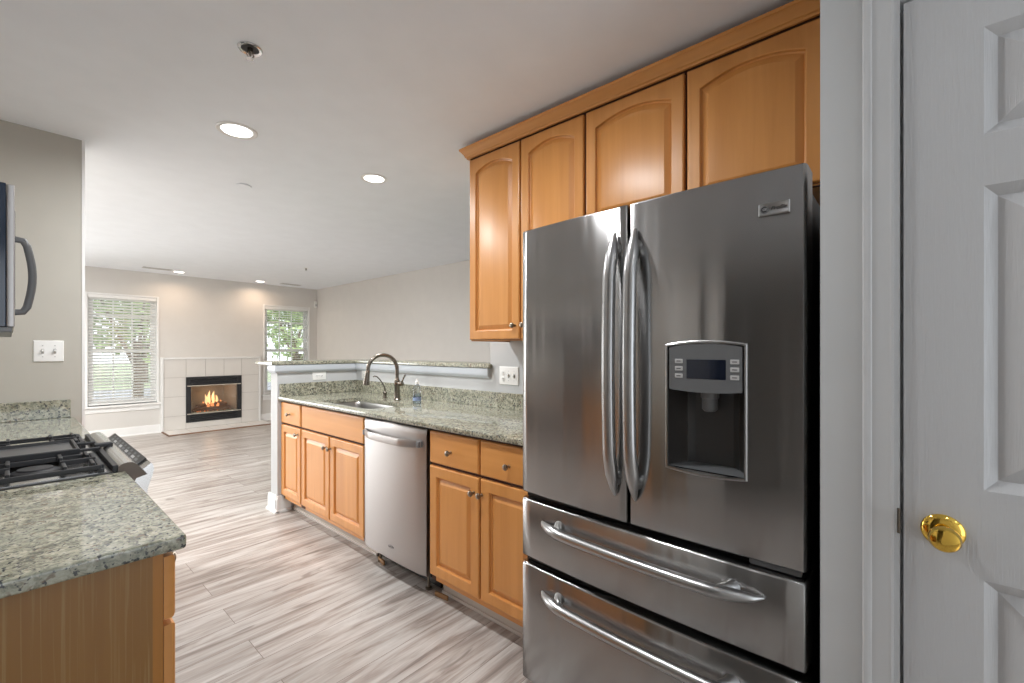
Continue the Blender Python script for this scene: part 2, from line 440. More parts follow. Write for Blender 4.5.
def blind(w, tilt, label):
    x0, x1, z0, z1 = w; y = YF+.018
    root = thing('window_blind', label, 'blind', ((x0+x1)/2, y, z0), 'window blinds on the far wall')
    mb = MB(); mb.box(x0+.008, x1-.008, y-.02, y+.02, z1-.05, z1-.005, M['blind'], .004); mb.build('head_rail', root)
    mb = MB(); z = z1-.07; rot = Matrix.Rotation(tilt, 4, 'X')
    while z > z0+.05:
        mb.box(x0+.012, x1-.012, y-.0235, y+.0235, z-.0012, z+.0012, M['blind'], rot=rot); z -= .0425
    mb.build('slats', root)
    mb = MB(); mb.box(x0+.012, x1-.012, y-.02, y+.02, z0+.015, z0+.032, M['blind'], .003); mb.build('bottom_rail', root)
    mb = MB()
    for t in (.17, .5, .83):
        xx = x0+(x1-x0)*t
        mb.tube([(xx, y-.024, z0+.02), (xx, y-.024, z1-.03)], .0014, M['blind'], 6)
    mb.build('ladder_cord', root)
blind(W1, R(-30), 'white slatted blind half closed in the window left of the fireplace')
blind(W2, R(-10), 'white slatted blind with level open slats in the window right of the fireplace')

# pantry door (structure) with its casing
def ring_rect(mapf, a0, a1, c0, c1, d, depth, rise=0, nt=1):
    """inset rectangle ring; the top edge may be an arch of the given rise"""
    a0 += d; a1 -= d; c0 += d; c1 -= d
    pts = [mapf(a0, depth, c0), mapf(a1, depth, c0)]
    for k in range(nt+1):
        t = 1 - k/nt; a = a0+(a1-a0)*t
        pts.append(mapf(a, depth, c1 + rise*(1-(2*t-1)**2)))
    return pts
def panel_rings(mb, mapf, a0, a1, c0, c1, m, rise=0, nt=1, bevel=.03, groove=.009, lip=.006, raise_to=.002, front=0):
    mb.rings([ring_rect(mapf, a0, a1, c0, c1, 0, front, rise, nt), ring_rect(mapf, a0, a1, c0, c1, .003, front-.002, rise, nt),
              ring_rect(mapf, a0, a1, c0, c1, lip, front-groove*.8, rise, nt), ring_rect(mapf, a0, a1, c0, c1, lip+.0045, front-groove, rise, nt),
              ring_rect(mapf, a0, a1, c0, c1, lip+bevel, front-raise_to, rise*.96, nt)], m, False, True)
def pantry():
    root = thing('door_1', 'white six-panel pantry door with a brass knob', 'door', (XP, (PD0+PD1)/2, 0)); root['kind'] = 'structure'
    y0, y1 = PD0+.003, PD1-.003; xf = XP+.006
    mp = lambda a, d, c: (xf-d, a, c)
    mb = MB()
    cols = [(y0+.118, y0+.118+.19), (y1-.118-.19, y1-.118)]
    rows = [(.23, .835), (1.012, 1.612), (1.713, 1.925)]
    # frame faces of the slab as a grid without the panels, then the panels themselves
    ys = [y0, cols[0][0], cols[0][1], cols[1][0], cols[1][1], y1]; zs = [.008, *rows[0], *rows[1], *rows[2], PDZ-.004]
    for i in range(5):
        for j in range(7):
            if i in (1, 3) and j in (1, 3, 5):
                panel_rings(mb, mp, ys[i], ys[i+1], zs[j], zs[j+1], M['door'], bevel=.040, groove=.014, lip=.016, raise_to=.001)
            else: mb.add([mp(ys[i], 0, zs[j]), mp(ys[i+1], 0, zs[j]), mp(ys[i+1], 0, zs[j+1]), mp(ys[i], 0, zs[j+1])], [(0, 1, 2, 3)], M['door'])
    bmesh.ops.remove_doubles(mb.bm, verts=mb.bm.verts[:], dist=1e-5)
    e = [(xf, y0, zs[0]), (xf, y1, zs[0]), (xf, y1, zs[-1]), (xf, y0, zs[-1])]; bk = [(xf+.034, y, z) for _, y, z in e]
    mb.add(e+bk, [(0, 1, 5, 4), (1, 2, 6, 5), (2, 3, 7, 6), (3, 0, 4, 7), (4, 5, 6, 7)], M['door'])
    mb.build('door_slab', root, ang=20)
    ky, kz = y1-.060, .918
    mb = MB(); mb.lathe([(.0, 0), (.033, 0), (.034, .003), (.031, .007), (.022, .011), (.012, .013)], (xf, ky, kz), (-1, 0, 0), M['brass'], 32)
    ro = mb.build('rosette', root)
    mb = MB(); mb.lathe([(.012, .010), (.010, .030), (.012, .038), (.020, .044), (.0245, .052), (.0245, .060), (.021, .067), (.013, .0715), (.006, .0725), (0, .0725)], (xf, ky, kz), (-1, 0, 0), M['brass'], 32)
    mb.build('door_knob', root)
    mb = MB(); mb.box(XP-.0015, XP+.020, PD1+.0022, PD1+.0075, kz-.022, kz+.032, M['nickel'], .001); mb.build('strike_plate', root)
    # jamb and stop
    mb = MB()
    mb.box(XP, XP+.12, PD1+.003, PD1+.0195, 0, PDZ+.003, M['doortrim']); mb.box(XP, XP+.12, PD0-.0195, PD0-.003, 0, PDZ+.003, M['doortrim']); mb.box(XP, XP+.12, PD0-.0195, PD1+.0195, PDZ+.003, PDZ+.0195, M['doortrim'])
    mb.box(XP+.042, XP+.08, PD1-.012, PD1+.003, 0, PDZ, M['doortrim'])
    mb.build('door_jamb', root)
    return root
pantry()
# casing: profile swept round the opening
cp = [(0, 0), (0, .008), (.004, .0095), (.007, .0085), (.009, .0085), (.036, .012), (.040, .0155), (.046, .0175), (.0505, .0165), (.0525, .012), (.0525, 0)]
def cas(dy):
    yl, yr, zt = PD0-.013, PD1+.013, PDZ+.013
    return [(yr+dy, 0), (yr+dy, zt+dy), (yl-dy, zt+dy), (yl-dy, 0)]
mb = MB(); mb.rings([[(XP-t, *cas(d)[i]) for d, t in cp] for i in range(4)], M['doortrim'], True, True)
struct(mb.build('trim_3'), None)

# ------------------------------------------------------------------ cabinet pieces
def knob(mb, p, axis, m):
    mb.lathe([(.0075, 0), (.0075, .002), (.0052, .006), (.0052, .013), (.0085, .017), (.0128, .021), (.0142, .0255), (.0125, .030), (.007, .0325), (0, .033)], p, axis, m, 20)
def cab_door(root, mapf, a0, a1, c0, c1, kn, axis, rise=0, stile=.052, mats=('woodV',), name='door'):
    """raised-panel door, mapf(along, outward, up); kn=(along,up) of its knob"""
    m = M[mats[0]]; nt = 18 if rise else 1; th = .02
    mb = MB()
    i0, i1, j0, j1 = a0+stile, a1-stile, c0+stile, c1-stile-rise
    def full(d, dep): return ring_rect(mapf, a0, a1, c0, c1, d, dep, 0, nt)
    mb.rings([full(0, 0), full(0, th-.006), full(.002, th-.002), full(.006, th), ring_rect(mapf, i0, i1, j0, j1, 0, th, rise, nt)], m, True, False)
    panel_rings(mb, mapf, i0, i1, j0, j1, m, rise, nt, bevel=.028, groove=.0145, lip=.0045, raise_to=.003, front=th)
    bmesh.ops.remove_doubles(mb.bm, verts=mb.bm.verts[:], dist=1e-6)
    o = mb.build(name, root, ang=22)
    if kn:
        k = MB(); knob(k, mapf(kn[0], th, kn[1]), axis, M['knob']); k.build('knob', o)
    return o
def drawer_front(root, mapf, a0, a1, c0, c1, kn, axis, name='drawer'):
    mb = MB(); th = .02
    f = lambda d, dep: ring_rect(mapf, a0, a1, c0, c1, d, dep)
    mb.rings([f(0, 0), f(0, th-.007), f(.002, th-.003), f(.007, th)], M['woodH'], True, True)
    o = mb.build(name, root, ang=30)
    if kn:
        k = MB(); knob(k, mapf(kn[0], th, kn[1]), axis, M['knob']); k.build('knob', o)
    return o

# right-hand base run.  door faces at X = XD
XD = 1.425; XB = XD+.02; TOE = XD+.098
mR = lambda a, d, c: (XB-d, a, c)
AX = (-1, 0, 0)
def base_cab(label, y0, y1, fronts, toe=True):
    root = thing('base_cabinet', label, 'cabinet', ((XB+XK)/2, (y0+y1)/2, 0))
    mb = MB(); t = .018
    mb.box(XB+.019, XK-.003, y0, y0+t, .105, .888, M['woodV']); mb.box(XB+.019, XK-.003, y1-t, y1, .105, .888, M['woodV'])
    mb.box(XB+.019, XK-.003, y0+t, y1-t, .105, .125, M['woodV']); mb.box(XK-.012, XK-.003, y0+t, y1-t, .125, .888, M['woodV'])
    mb.build('carcass', root)
    ff = MB()
    ff.box(XB+.0002, XB+.019, y0, y0+.035, .105, .888, M['darkgap']); ff.box(XB+.0002, XB+.019, y1-.035, y1, .105, .888, M['darkgap'])
    ff.box(XB+.0002, XB+.019, y0+.035, y1-.035, .105, .15, M['woodH']); ff.box(XB+.0002, XB+.019, y0+.035, y1-.035, .862, .888, M['darkgap']); ff.box(XB+.0002, XB+.019, y0+.035, y1-.035, .68, .725, M['darkgap'])
    for f in fronts:
        if f[0] == 'door' and abs(f[1]-y0) > .05: ff.box(XB+.0004, XB+.018, f[1]-.02, f[1]+.015, .15, .862, M['darkgap'])
    ff.build('face_frame', root)
    tk = MB(); tk.box(TOE, TOE+.014, y0, y1, .012, .105, M['panel_toe']); tk.box(TOE-.012, TOE, y0, y1, 0, .016, M['panel_toe'], .004); tk.build('toe_kick', root)
    for f in fronts:
        if f[0] == 'door': cab_door(root, mR, *f[1:5], f[5], AX)
        elif f[0] == 'drawer': drawer_front(root, mR, *f[1:5], f[5], AX)
        else: drawer_front(root, mR, *f[1:5], None, AX, 'false_drawer_front')
    return root
DZ0, DZ1, RZ0, RZ1 = .138, .697, .712, .873
base_cab('narrow maple base cabinet with one drawer over one door, beside the half wall', 3.343, 3.706,
         [('drawer', 3.353, 3.704, RZ0, RZ1, (3.535, .790)), ('door', 3.353, 3.704, DZ0, DZ1, (3.392, .652))])
base_cab('maple sink base cabinet with two doors under a plain false drawer front', 2.458, 3.343,
         [('false', 2.464, 3.330, RZ0, RZ1), ('door', 2.905, 3.335, DZ0, DZ1, (2.942, .622)), ('door', 2.464, 2.893, DZ0, DZ1, (2.877, .622))])
base_cab('maple base cabinet with two drawers and two doors, between dishwasher and refrigerator', 1.106, 1.826,
         [('drawer', 1.462, 1.820, RZ0, RZ1, (1.653, .785)), ('drawer', 1.112, 1.450, RZ0, RZ1, (1.272, .785)),
          ('door', 1.460, 1.820, DZ0, DZ1, (1.490, .625)), ('door', 1.112, 1.448, DZ0, DZ1, (1.438, .625))])

# dishwasher
def dishwasher():
    y0, y1 = 1.846, 2.453; yc = (y0+y1)/2
    root = thing('dishwasher', 'stainless steel dishwasher between the maple base cabinets', 'dishwasher', (1.7, yc, 0))
    mb = MB(); mb.box(XB+.006, XK-.01, y0-.004, y1+.002, .10, .880, M['greyd']); mb.build('tub', root)
    mb = MB(); n = 14
    def sec(x_add, yy0, yy1): pass
    rr = []
    for k, (z, d) in enumerate(((.106, -.004), (.110, .002), (.125, .004), (.84, .004), (.867, .001), (.876, -.008))):
        ring = []
        for i in range(n+1):
            t = i/n; y = y0+.002+(y1-y0-.004)*t; edge = min(t, 1-t)*(y1-y0)
            bow = .010*(1-(2*t-1)**2) - (.006 if edge < .003 else 0)
            ring.append((XD-d-bow, y, z))
        ring += [(XB+.006, y1-.002, z), (XB+.006, y0+.002, z)]
        rr.append(ring)
    mb.rings(rr, M['steelL'], True, True); d = mb.build('door', root, ang=40)
    mb = MB(); pts = []; rads = []
    for i in range(25):
        t = i/24; s = math.sin(math.pi*t)
        pts.append((XD-.010-.046*min(1, s*1.55)**.8, y0+.03+(y1-y0-.06)*t, .797-.004*s)); rads.append(.017)
    mb.tube(pts, rads, M['steelL'], 14, flat=(.38, 1.25))
    for yy in (y0+.040, y1-.040): mb.box(XD-.030, XD-.002, yy-.010, yy+.010, .780, .810, M['greyp'], .004)
    mb.build('door_handle', d)
    mb = MB(); mb.box(TOE, TOE+.014, y0, y1, .014, .10, M['black']); mb.build('toe_kick', root)
    for yy in (y0+.07, y1-.07):
        mb = MB(); mb.lathe([(.018, 0), (.018, .008), (.007, .012), (.007, .10)], (XB+.05, yy, 0), (0, 0, 1), M['knob'], 14); mb.build('levelling_foot', root)
    # small pressed mark low on the door
    mb = MB(); zc, y_ = .185, 2.145; xm = XD-.0145
    pts = [(xm, y_+.026*math.cos(a), zc+.008*math.sin(a)) for a in [2*math.pi*k/24 for k in range(25)]]
    mb.tube(pts, .0009, M['greyp'], 5, caps=False); mb.box(xm-.0006, xm+.001, y_-.017, y_+.017, zc-.0022, zc+.0022, M['greyp']); mb.build('emblem', d, 'small oval pressed emblem low on the door')
dishwasher()

# two short offcuts of wood trim lying where the dishwasher's toe kick is missing
for (x, y, rz, lab) in ((1.485, 2.36, R(62), 'short raw wood offcut on the floor under the dishwasher\'s far corner'), (1.480, 1.79, R(78), 'short raw wood offcut on the floor under the dishwasher\'s near corner')):
    mb = MB(); mb.box(x-.005, x+.005, y-.045, y+.045, .0, .024, M['offcut'], .002, rot=Matrix.Rotation(rz-R(62) + R(-10), 4, 'Z')); tag(mb.build('wood_offcut'), lab, 'wood scrap')

# countertop on the right with the sink cut-out, and its backsplash
CX0 = 1.405; SX0, SX1, SY0, SY1 = 1.49, 1.80, 2.50, 3.17; CZ0, CZ1 = .889, .915
def rrect(x0, x1, y0, y1, r, n=6):
    p = []
    for cx, cy, a in ((x1-r, y1-r, 0), (x0+r, y1-r, 90), (x0+r, y0+r, 180), (x1-r, y0+r, 270)):
        for k in range(n+1):
            b = R(a+90*k/n); p.append((cx+r*math.cos(b), cy+r*math.sin(b)))
    return p
def countertop_right():
    root = thing('countertop', 'long speckled granite countertop around the sink, along the right wall', 'countertop', (1.74, 2.39, CZ0))
    mb = MB(); bm = mb.bm
    inner = rrect(SX0, SX1, SY0, SY1, .05)
    x0, x1, y0, y1 = CX0, XK, 1.106, YH
    # outer ring sampled to match the inner ring by angle
    cx, cy = (SX0+SX1)/2, (SY0+SY1)/2
    outer = []
    for (px, py) in inner:
        dx, dy = px-cx, py-cy
        t = min([((x1-cx)/dx if dx > 0 else (x0-cx)/dx) if abs(dx) > 1e-6 else 1e9, ((y1-cy)/dy if dy > 0 else (y0-cy)/dy) if abs(dy) > 1e-6 else 1e9])
        outer.append([cx+dx*t, cy+dy*t])
    for c in ((x0, y0), (x1, y0), (x0, y1), (x1, y1)):
        j = min(range(len(outer)), key=lambda k: (outer[k][0]-c[0])**2+(outer[k][1]-c[1])**2); outer[j] = list(c)
    def sh(o, e): # ease the edge that faces the room
        return o[0]+e if abs(o[0]-x0) < 1e-6 else o[0]
    R1 = [[(*p, CZ0) for p in inner], [(*p, CZ1) for p in inner], [(sh(o, .006), o[1], CZ1) for o in outer], [(sh(o, .0015), o[1], CZ1-.0025) for o in outer], [(sh(o, 0), o[1], CZ1-.008) for o in outer],
          [(sh(o, 0), o[1], CZ0+.006) for o in outer], [(sh(o, .004), o[1], CZ0) for o in outer], [(*p, CZ0) for p in inner]]
    mb.rings(R1, M['granite'], False, False); bmesh.ops.remove_doubles(bm, verts=bm.verts[:], dist=1e-6)
    mb.build('slab', root, ang=40)
    mb = MB(); mb.box(XK-.02, XK, 1.106, YH-.02, CZ1, 1.017, M['granite'], .003); mb.box(CX0+.008, XK, YH-.02, YH, CZ1, 1.017, M['granite'], .003); mb.build('backsplash', root)
countertop_right()
# undermount sink
def sink():
    root = thing('kitchen_sink', 'undermount stainless steel sink bowl in the granite countertop', 'sink', ((SX0+SX1)/2, (SY0+SY1)/2, .70))
    mb = MB(); r = lambda d, z, rad: [(*p, z) for p in rrect(SX0+d, SX1-d, SY0+d, SY1-d, rad)]
    mb.rings([r(-.006, CZ0-.001, .055), r(-.002, CZ0-.004, .05), r(.004, .86, .05), r(.012, .72, .05), r(.035, .703, .04), r(.036, .700, .04), r(.012, .716, .05), r(.001, .86, .052), r(-.006, CZ0-.004, .055)], M['sinksteel'], False, False)
    mb.rings([r(.035, .703, .04), r(.10, .700, .03)], M['sinksteel'], False, True)
    mb.build('bowl', root)
    mb = MB(); mb.lathe([(0, 0), (.04, 0), (.042, .003), (.03, .003), (.026, .0015), (0, .0015)], ((SX0+SX1)/2+.05, (SY0+SY1)/2, .7005), (0, 0, 1), M['sinksteel'], 24, False); mb.build('drain', root)
sink()
def faucet():
    x, y, z = 1.90, 2.81, CZ1
    root = thing('kitchen_faucet', 'dark nickel gooseneck pull-down faucet behind the sink', 'faucet', (x, y, z))
    mb = MB(); mb.lathe([(0, 0), (.030, 0), (.030, .006), (.024, .012), (.020, .03), (.0195, .10), (.022, .105), (.022, .14), (.018, .15), (.014, .165), (.0125, .18)], (x, y, z), (0, 0, 1), M['nickel'], 24); mb.build('body', root)
    d = Vector((-.97, .26, 0)).normalized(); r = .107; zc = z+.228
    pts = [Vector((x, y, z+.17)), Vector((x, y, zc-.02))]
    for k in range(19):
        a = math.pi*(1-k/18*1.0)
        pts.append(Vector((x, y, zc)) + d*(r + r*math.cos(a)) + Vector((0, 0, r*math.sin(a))))
    mb = MB(); mb.tube(pts, .0138, M['nickel'], 16); mb.build('spout', root)
    e = pts[-1]; dn = (Vector((0, 0, -1)) + d*.12).normalized()
    mb = MB(); mb.lathe([(.0125, -.004), (.0145, .0), (.0165, .03), (.0205, .075), (.0215, .105), (.019, .108), (0, .108)], e, dn, M['nickel'], 22); sp = mb.build('spray_head', root)
    mb = MB(); mb.box(e.x-.024, e.x-.017, e.y-.005, e.y+.005, e.z-.075, e.z-.045, M['black'], .002); mb.build('spray_button', sp)
    mb = MB(); h = Vector((.25, -.97, 0)).normalized()
    c = Vector((x, y, z+.122)); mb.lathe([(.017, .016), (.0175, .04), (.016, .052), (.0, .056)], c, h, M['nickel'], 20)
    mb.tube([c+h*.042, c+h*.05+Vector((0, 0, .02)), c+h*.066+Vector((0, 0, .05)), c+h*.078+Vector((0, 0, .066))], [.008, .0065, .006, .007], M['nickel'], 12); mb.build('lever_handle', root)
faucet()
def soap_pump():
    x, y, z = 1.915, 2.995, CZ1
    root = thing('soap_dispenser', 'dark built-in soap pump with a thin curved spout, left of the faucet', 'soap dispenser', (x, y, z))
    mb = MB(); mb.lathe([(0, 0), (.021, 0), (.021, .005), (.014, .009), (.012, .03), (.016, .034), (.017, .046), (.011, .052), (.006, .056), (.005, .075)], (x, y, z), (0, 0, 1), M['nickel'], 20); mb.build('base', root)
    d = Vector((-.85, .3, 0)); c = Vector((x, y, z))
    pts = [c+d*t+Vector((0, 0, h)) for t, h in ((0, .06), (.004, .085), (.02, .115), (.045, .147), (.068, .167), (.085, .172), (.098, .166))]
    mb = MB(); mb.tube(pts, [.0055, .0055, .005, .0048, .0046, .0046, .005], M['nickel'], 10); mb.build('spout', root)
soap_pump()
def bottle():
    x, y, z = 1.862, 2.515, CZ1
    root = thing('soap_bottle', 'small clear dish soap bottle with a blue label beside the faucet', 'bottle', (x, y, z))
    mb = MB(); mb.lathe([(0, 0), (.026, 0), (.029, .004), (.029, .05), (.026, .075), (.029, .095), (.022, .122), (.012, .132), (.012, .140)], (x, y, z), (0, 0, 1), M['clear'], 24); b = mb.build('bottle', root)
    mb = MB(); mb.lathe([(0, .003), (.0265, .004), (.0265, .05), (.0245, .07), (0, .07)], (x, y, z), (0, 0, 1), M['soap'], 24); mb.build('liquid_soap', root)
    mb = MB(); mb.lathe([(.0294, .022), (.0296, .045)], (x, y, z), (0, 0, 1), M['label'], 24, False); mb.build('label', root, 'blue label')
    mb = MB(); mb.lathe([(.0135, .136), (.0135, .152), (.008, .158), (.006, .172), (0, .173)], (x, y, z), (0, 0, 1), M['whitep'], 18); mb.build('cap', root)
bottle()

# granite bar top on the half wall
def bar_top():
    z0, z1 = 1.167, 1.195; mb = MB()
    a = .034; b = .19
    o = [(1.40-.055, YH-a), (XK-a, YH-a), (XK-a, 2.005), (XK+.13+b, 2.005), (XK+.13+b, YH+.13+b), (1.40-.055, YH+.13+b)]
    def inset(d):
        return [(o[0][0]+d, o[0][1]+d), (o[1][0]+d, o[1][1]+d), (o[2][0]+d, o[2][1]+d), (o[3][0]-d, o[3][1]+d), (o[4][0]-d, o[4][1]-d), (o[5][0]+d, o[5][1]-d)]
    def ring(d, z): return [(*p, z) for p in inset(d)]
    mb.rings([ring(.006, z0), ring(0, z0+.005), ring(0, z1-.008), ring(.002, z1-.003), ring(.007, z1)], M['granite'], True, True)
    tag(mb.build('bar_top', ang=40), 'speckled granite bar ledge capping the L-shaped half wall', 'countertop')
bar_top()

# outlets and switches
def plate(label, name, cat, mapf, w, h, devs, horizontal=False):
    root = thing(name, label, cat, mapf(0, 0, 0))
    mb = MB(); f = lambda d, dep: ring_rect(mapf, -w/2, w/2, -h/2, h/2, d, dep)
    mb.rings([f(0, 0), f(0, .002), f(.003, .0055), f(.006, .006)], M['whitep'], True, True); mb.build('cover_plate', root)
    for (kind, a, c) in devs:
        if kind == 'outlet':
            for s in (-1, 1):
                q = MB(); u, v = (a+s*.0195, c) if horizontal else (a, c+s*.0195)
                ring = lambda r, dep: [mapf(u+r*math.cos(t), dep, v+r*math.sin(t)) for t in [2*math.pi*k/20 for k in range(20)]]
                q.rings([ring(.0165, .006), ring(.0165, .0075), ring(.015, .008)], M['whitep'], False, True)
                for e in (-.0055, .0055):
                    q.rings([ring_rect(mapf, u+e-.0011, u+e+.0011, v-.003, v+.005, 0, dd) for dd in (.0078, .0083)], M['slot'], False, True)
                q.rings([[mapf(u+.0022*math.cos(t), dd, v-.008+.0022*math.sin(t)) for t in [2*math.pi*k/10 for k in range(10)]] for dd in (.0078, .0083)], M['slot'], False, True)
                q.build('receptacle', root)
        else:
            q = MB(); q.rings([ring_rect(mapf, a-.005, a+.005, c-.012, c+.012, 0, dd) for dd in (.006, .0072)], M['slot'], False, True)
            q.rings([[mapf(a+x, dd, c+zz) for x, zz in ((-.0042, z0_), (.0042, z0_), (.0042, z1_), (-.0042, z1_))] for dd, z0_, z1_ in ((.0068, -.010, .010), (.018, -.0005, .009))], M['whitep'], False, True)
            q.build('toggle_switch', root)
    spots = [(a, c+g*.030) for k, a, c in devs if k == 'toggle' for g in (-1, 1)] + [(a, c) for k, a, c in devs if k == 'outlet']
    for a, c in spots:
        q = MB(); q.rings([[mapf(a+.003*math.cos(t), dd, c+.003*math.sin(t)) for t in [2*math.pi*k/10 for k in range(10)]] for dd in (.0058, .0068)], M['button'], False, True)
        q.build('plate_screw', root)
plate('white wall plate with one outlet and two switches, beside the refrigerator', 'switch_plate', 'switch plate', lambda a, d, c: (XK-d, 1.855-a, 1.124+c), .163, .115, [('outlet', -.046, 0), ('toggle', 0, 0), ('toggle', .046, 0)])
plate('white horizontal outlet on the short side of the half wall', 'wall_outlet', 'outlet', lambda a, d, c: (1.735+a, YH-d, 1.067+c), .115, .07, [('outlet', 0, 0)], True)
plate('white outlet on the half wall hidden partly by the faucet', 'wall_outlet', 'outlet', lambda a, d, c: (XK-d, 3.56-a, 1.067+c), .115, .07, [('outlet', 0, 0)], True)
plate('white double switch plate on the wall under the microwave', 'switch_plate', 'switch plate', lambda a, d, c: (.139+a, 3.47-d, 1.281+c), .115, .115, [('toggle', -.023, 0), ('toggle', .023, 0)])

# ------------------------------------------------------------------ upper cabinets
XU = 1.74; XUB = XU+.02
mU = lambda a, d, c: (XUB-d, a, c)
def upper(label, y0, y1, z0, z1, doors):
    root = thing('wall_cabinet', label, 'cabinet', ((XUB+XK)/2, (y0+y1)/2, z0))
    mb = MB(); mb.box(XUB+.019, XK-.003, y0, y1, z0+.012, z1, M['woodV']); mb.box(XUB+.019, XK-.003, y0, y0+.018, z0, z0+.012, M['woodV']); mb.box(XUB+.019, XK-.003, y1-.018, y1, z0, z0+.012, M['woodV'])
    mb.build('carcass', root)
    mb = MB(); mb.box(XUB+.0002, XUB+.019, y0, y1, z0, z1, M['darkgap']); mb.box(XUB+.0001, XUB+.018, y0, y1, z0, z0+.006, M['woodH']); mb.build('face_frame', root)
    for d in doors: cab_door(root, mU, *d[:4], d[4], AX, rise=.036, stile=.047)
    return root
UZ0, UZ1 = 1.345, 2.372
upper('tall maple wall cabinet with two arched doors at the left end of the row', 1.090, 1.862, UZ0-.008, 2.40, [(1.484, 1.858, UZ0, UZ1, (1.512, 1.415)), (1.097, 1.472, UZ0, UZ1, (1.445, 1.415))])
upper('short maple wall cabinet with two arched doors above the refrigerator', .146, 1.090, 1.832, 2.40, [(.638, 1.083, 1.84, UZ1, (.668, 1.868)), (.188, .626, 1.84, UZ1, (.598, 1.868))])
# crown
cr = [(0, 2.380), (.010, 2.380), (.013, 2.388), (.018, 2.391), (.022, 2.402), (.036, 2.421), (.041, 2.424), (.043, 2.436), (0, 2.436)]
mb = MB()
mb.rings([[(XU+.004-d, .146, z) for d, z in cr], [(XU+.004-d, 1.862+d, z) for d, z in cr], [(XK-.003, 1.862+d, z) for d, z in cr]], M['woodH'], True, True)
tag(mb.build('crown_molding'), 'maple crown molding running along the top of the wall cabinets', 'molding')

# ------------------------------------------------------------------ refrigerator
def fridge():
    y0, y1 = .172, 1.098; XE = 1.300; ZT = 1.746
    yc = (y0+y1)/2; hw = (y1-y0)/2
    root = thing('refrigerator', 'stainless steel french door refrigerator with two bottom drawers', 'refrigerator', (1.65, yc, 0))
    bow = lambda y: 1.272+.033*(y-y0)/(y1-y0) - .015*(1-((y-yc)/hw)**2)
    mb = MB(); mb.box(XE+.075, 2.04, y0+.006, y1-.006, .03, 1.712, M['black'], .006)
    mb.box(XE+.11, XE+.19, y0+.02, y0+.10, 1.712, 1.735, M['black'], .006); mb.box(XE+.11, XE+.19, y1-.10, y1-.02, 1.712, 1.735, M['black'], .006)
    for xx in (XE+.12, 1.98):
        for yy in (y0+.08, y1-.08): mb.lathe([(.025, 0), (.025, .035)], (xx, yy, 0), (0, 0, 1), M['black'], 14)
    mb.build('body', root)
    def front(a, b, z0, z1, n=20):
        """bowed, round-edged front between a and b"""
        ys = [a, a+.0015, a+.006] + [a+.006+(b-a-.012)*k/n for k in range(1, n)] + [b-.006, b-.0015, b]
        dn = [.014, .005, .0] + [0]*(n-1) + [0, .004, .011]
        # only the outer sides of the fridge get the strong rounding
        mb = MB(); rr = []
        for z, e in ((z0, .012), (z0+.002, .004), (z0+.008, 0), (z1-.008, 0), (z1-.002, .004), (z1, .012)):
            rr.append([(bow(y)+d+e, y, z) for y, d in zip(ys, dn)] + [(XE+.070, b, z), (XE+.070, a, z)])
        mb.rings(rr, M['steel'], True, True); return mb
    ym = .640
    dl = front(ym+.004, y1, .744, ZT).build('left_door', root, ang=50)
    # right door with the dispenser opening: frame pieces round the recess
    DY0, DY1, DZ0_, DZ1_ = .304, .514, .950, 1.302
    ys = sorted(set([y0, y0+.0015, y0+.006] + [y0+.006+(ym-.004-y0-.012)*k/20 for k in range(1, 20)] + [ym-.010, ym-.0055, ym-.004] + [DY0, DY1]))
    ys = [y for y in ys if y in (DY0, DY1) or (abs(y-DY0) > .004 and abs(y-DY1) > .004)]
    zr = [(.744, .012), (.746, .004), (.752, 0), (DZ0_, 0), (DZ1_, 0), (ZT-.008, 0), (ZT-.002, .004), (ZT, .012)]
    def dpt(y): return .018 if y in (ys[0], ys[-1]) else .007 if y in (ys[1], ys[-2]) else 0
    mb = MB(); i = mb.mi(M['steel'])
    g = [[mb.bm.verts.new((bow(y)+dpt(y)+e, y, z)) for y in ys] for z, e in zr]
    for j in range(len(zr)-1):
        for k in range(len(ys)-1):
            if zr[j][0] == DZ0_ and DY0-1e-6 <= ys[k] < DY1-1e-6: continue
            mb.bm.faces.new((g[j][k], g[j][k+1], g[j+1][k+1], g[j+1][k]))
    bk = [mb.bm.verts.new(p) for p in ((XE+.07, ys[0], .744), (XE+.07, ys[-1], .744), (XE+.07, ys[-1], ZT), (XE+.07, ys[0], ZT))]
    mb.bm.faces.new([bk[0], bk[1]] + g[0][::-1]); mb.bm.faces.new([bk[3], bk[2]] + g[-1][::-1])
    mb.bm.faces.new([bk[0], bk[3]] + [r[0] for r in g[::-1]]); mb.bm.faces.new([bk[1], bk[2]] + [r[-1] for r in g[::-1]])
    dr = mb.build('right_door', root, ang=50)
    # dispenser: bezel, panel, recess
    bz = MB(); yc_ = (DY0+DY1)/2; X0 = lambda y: bow(y)-.003
    def arc_top(d, y): return DZ1_-d+.010*(1-((y-yc_)/((DY1-DY0)/2))**2)
    def arc_bot(d, y): return DZ0_+d-.008*(1-((y-yc_)/((DY1-DY0)/2))**2)
    def loop(d, dep, n=12):
        a, b = DY0+d-.004, DY1-d+.004; p = []
        for k in range(n+1): y = a+(b-a)*k/n; p.append((X0(y)-dep, y, arc_bot(d-.004, y)))
        for k in range(n+1): y = b-(b-a)*k/n; p.append((X0(y)-dep, y, arc_top(d-.004, y)))
        return p
    bz.rings([loop(0, -.004), loop(0, .001), loop(.003, .003), loop(.007, .003), loop(.009, -.004)], M['handle'], False, False); bz.build('dispenser_bezel', dr)
    PZ = 1.176
    pn = MB(); n = 12; a, b = DY0+.008, DY1-.008
    top = [(a+(b-a)*k/n) for k in range(n+1)]
    ring = [(X0(y)-.001, y, PZ-.006*(1-((y-yc_)/((b-a)/2))**2)) for y in top] + [(X0(y)-.001, y, arc_top(.006, y)) for y in top[::-1]]
    back = [(x+.03, y, z) for x, y, z in ring]
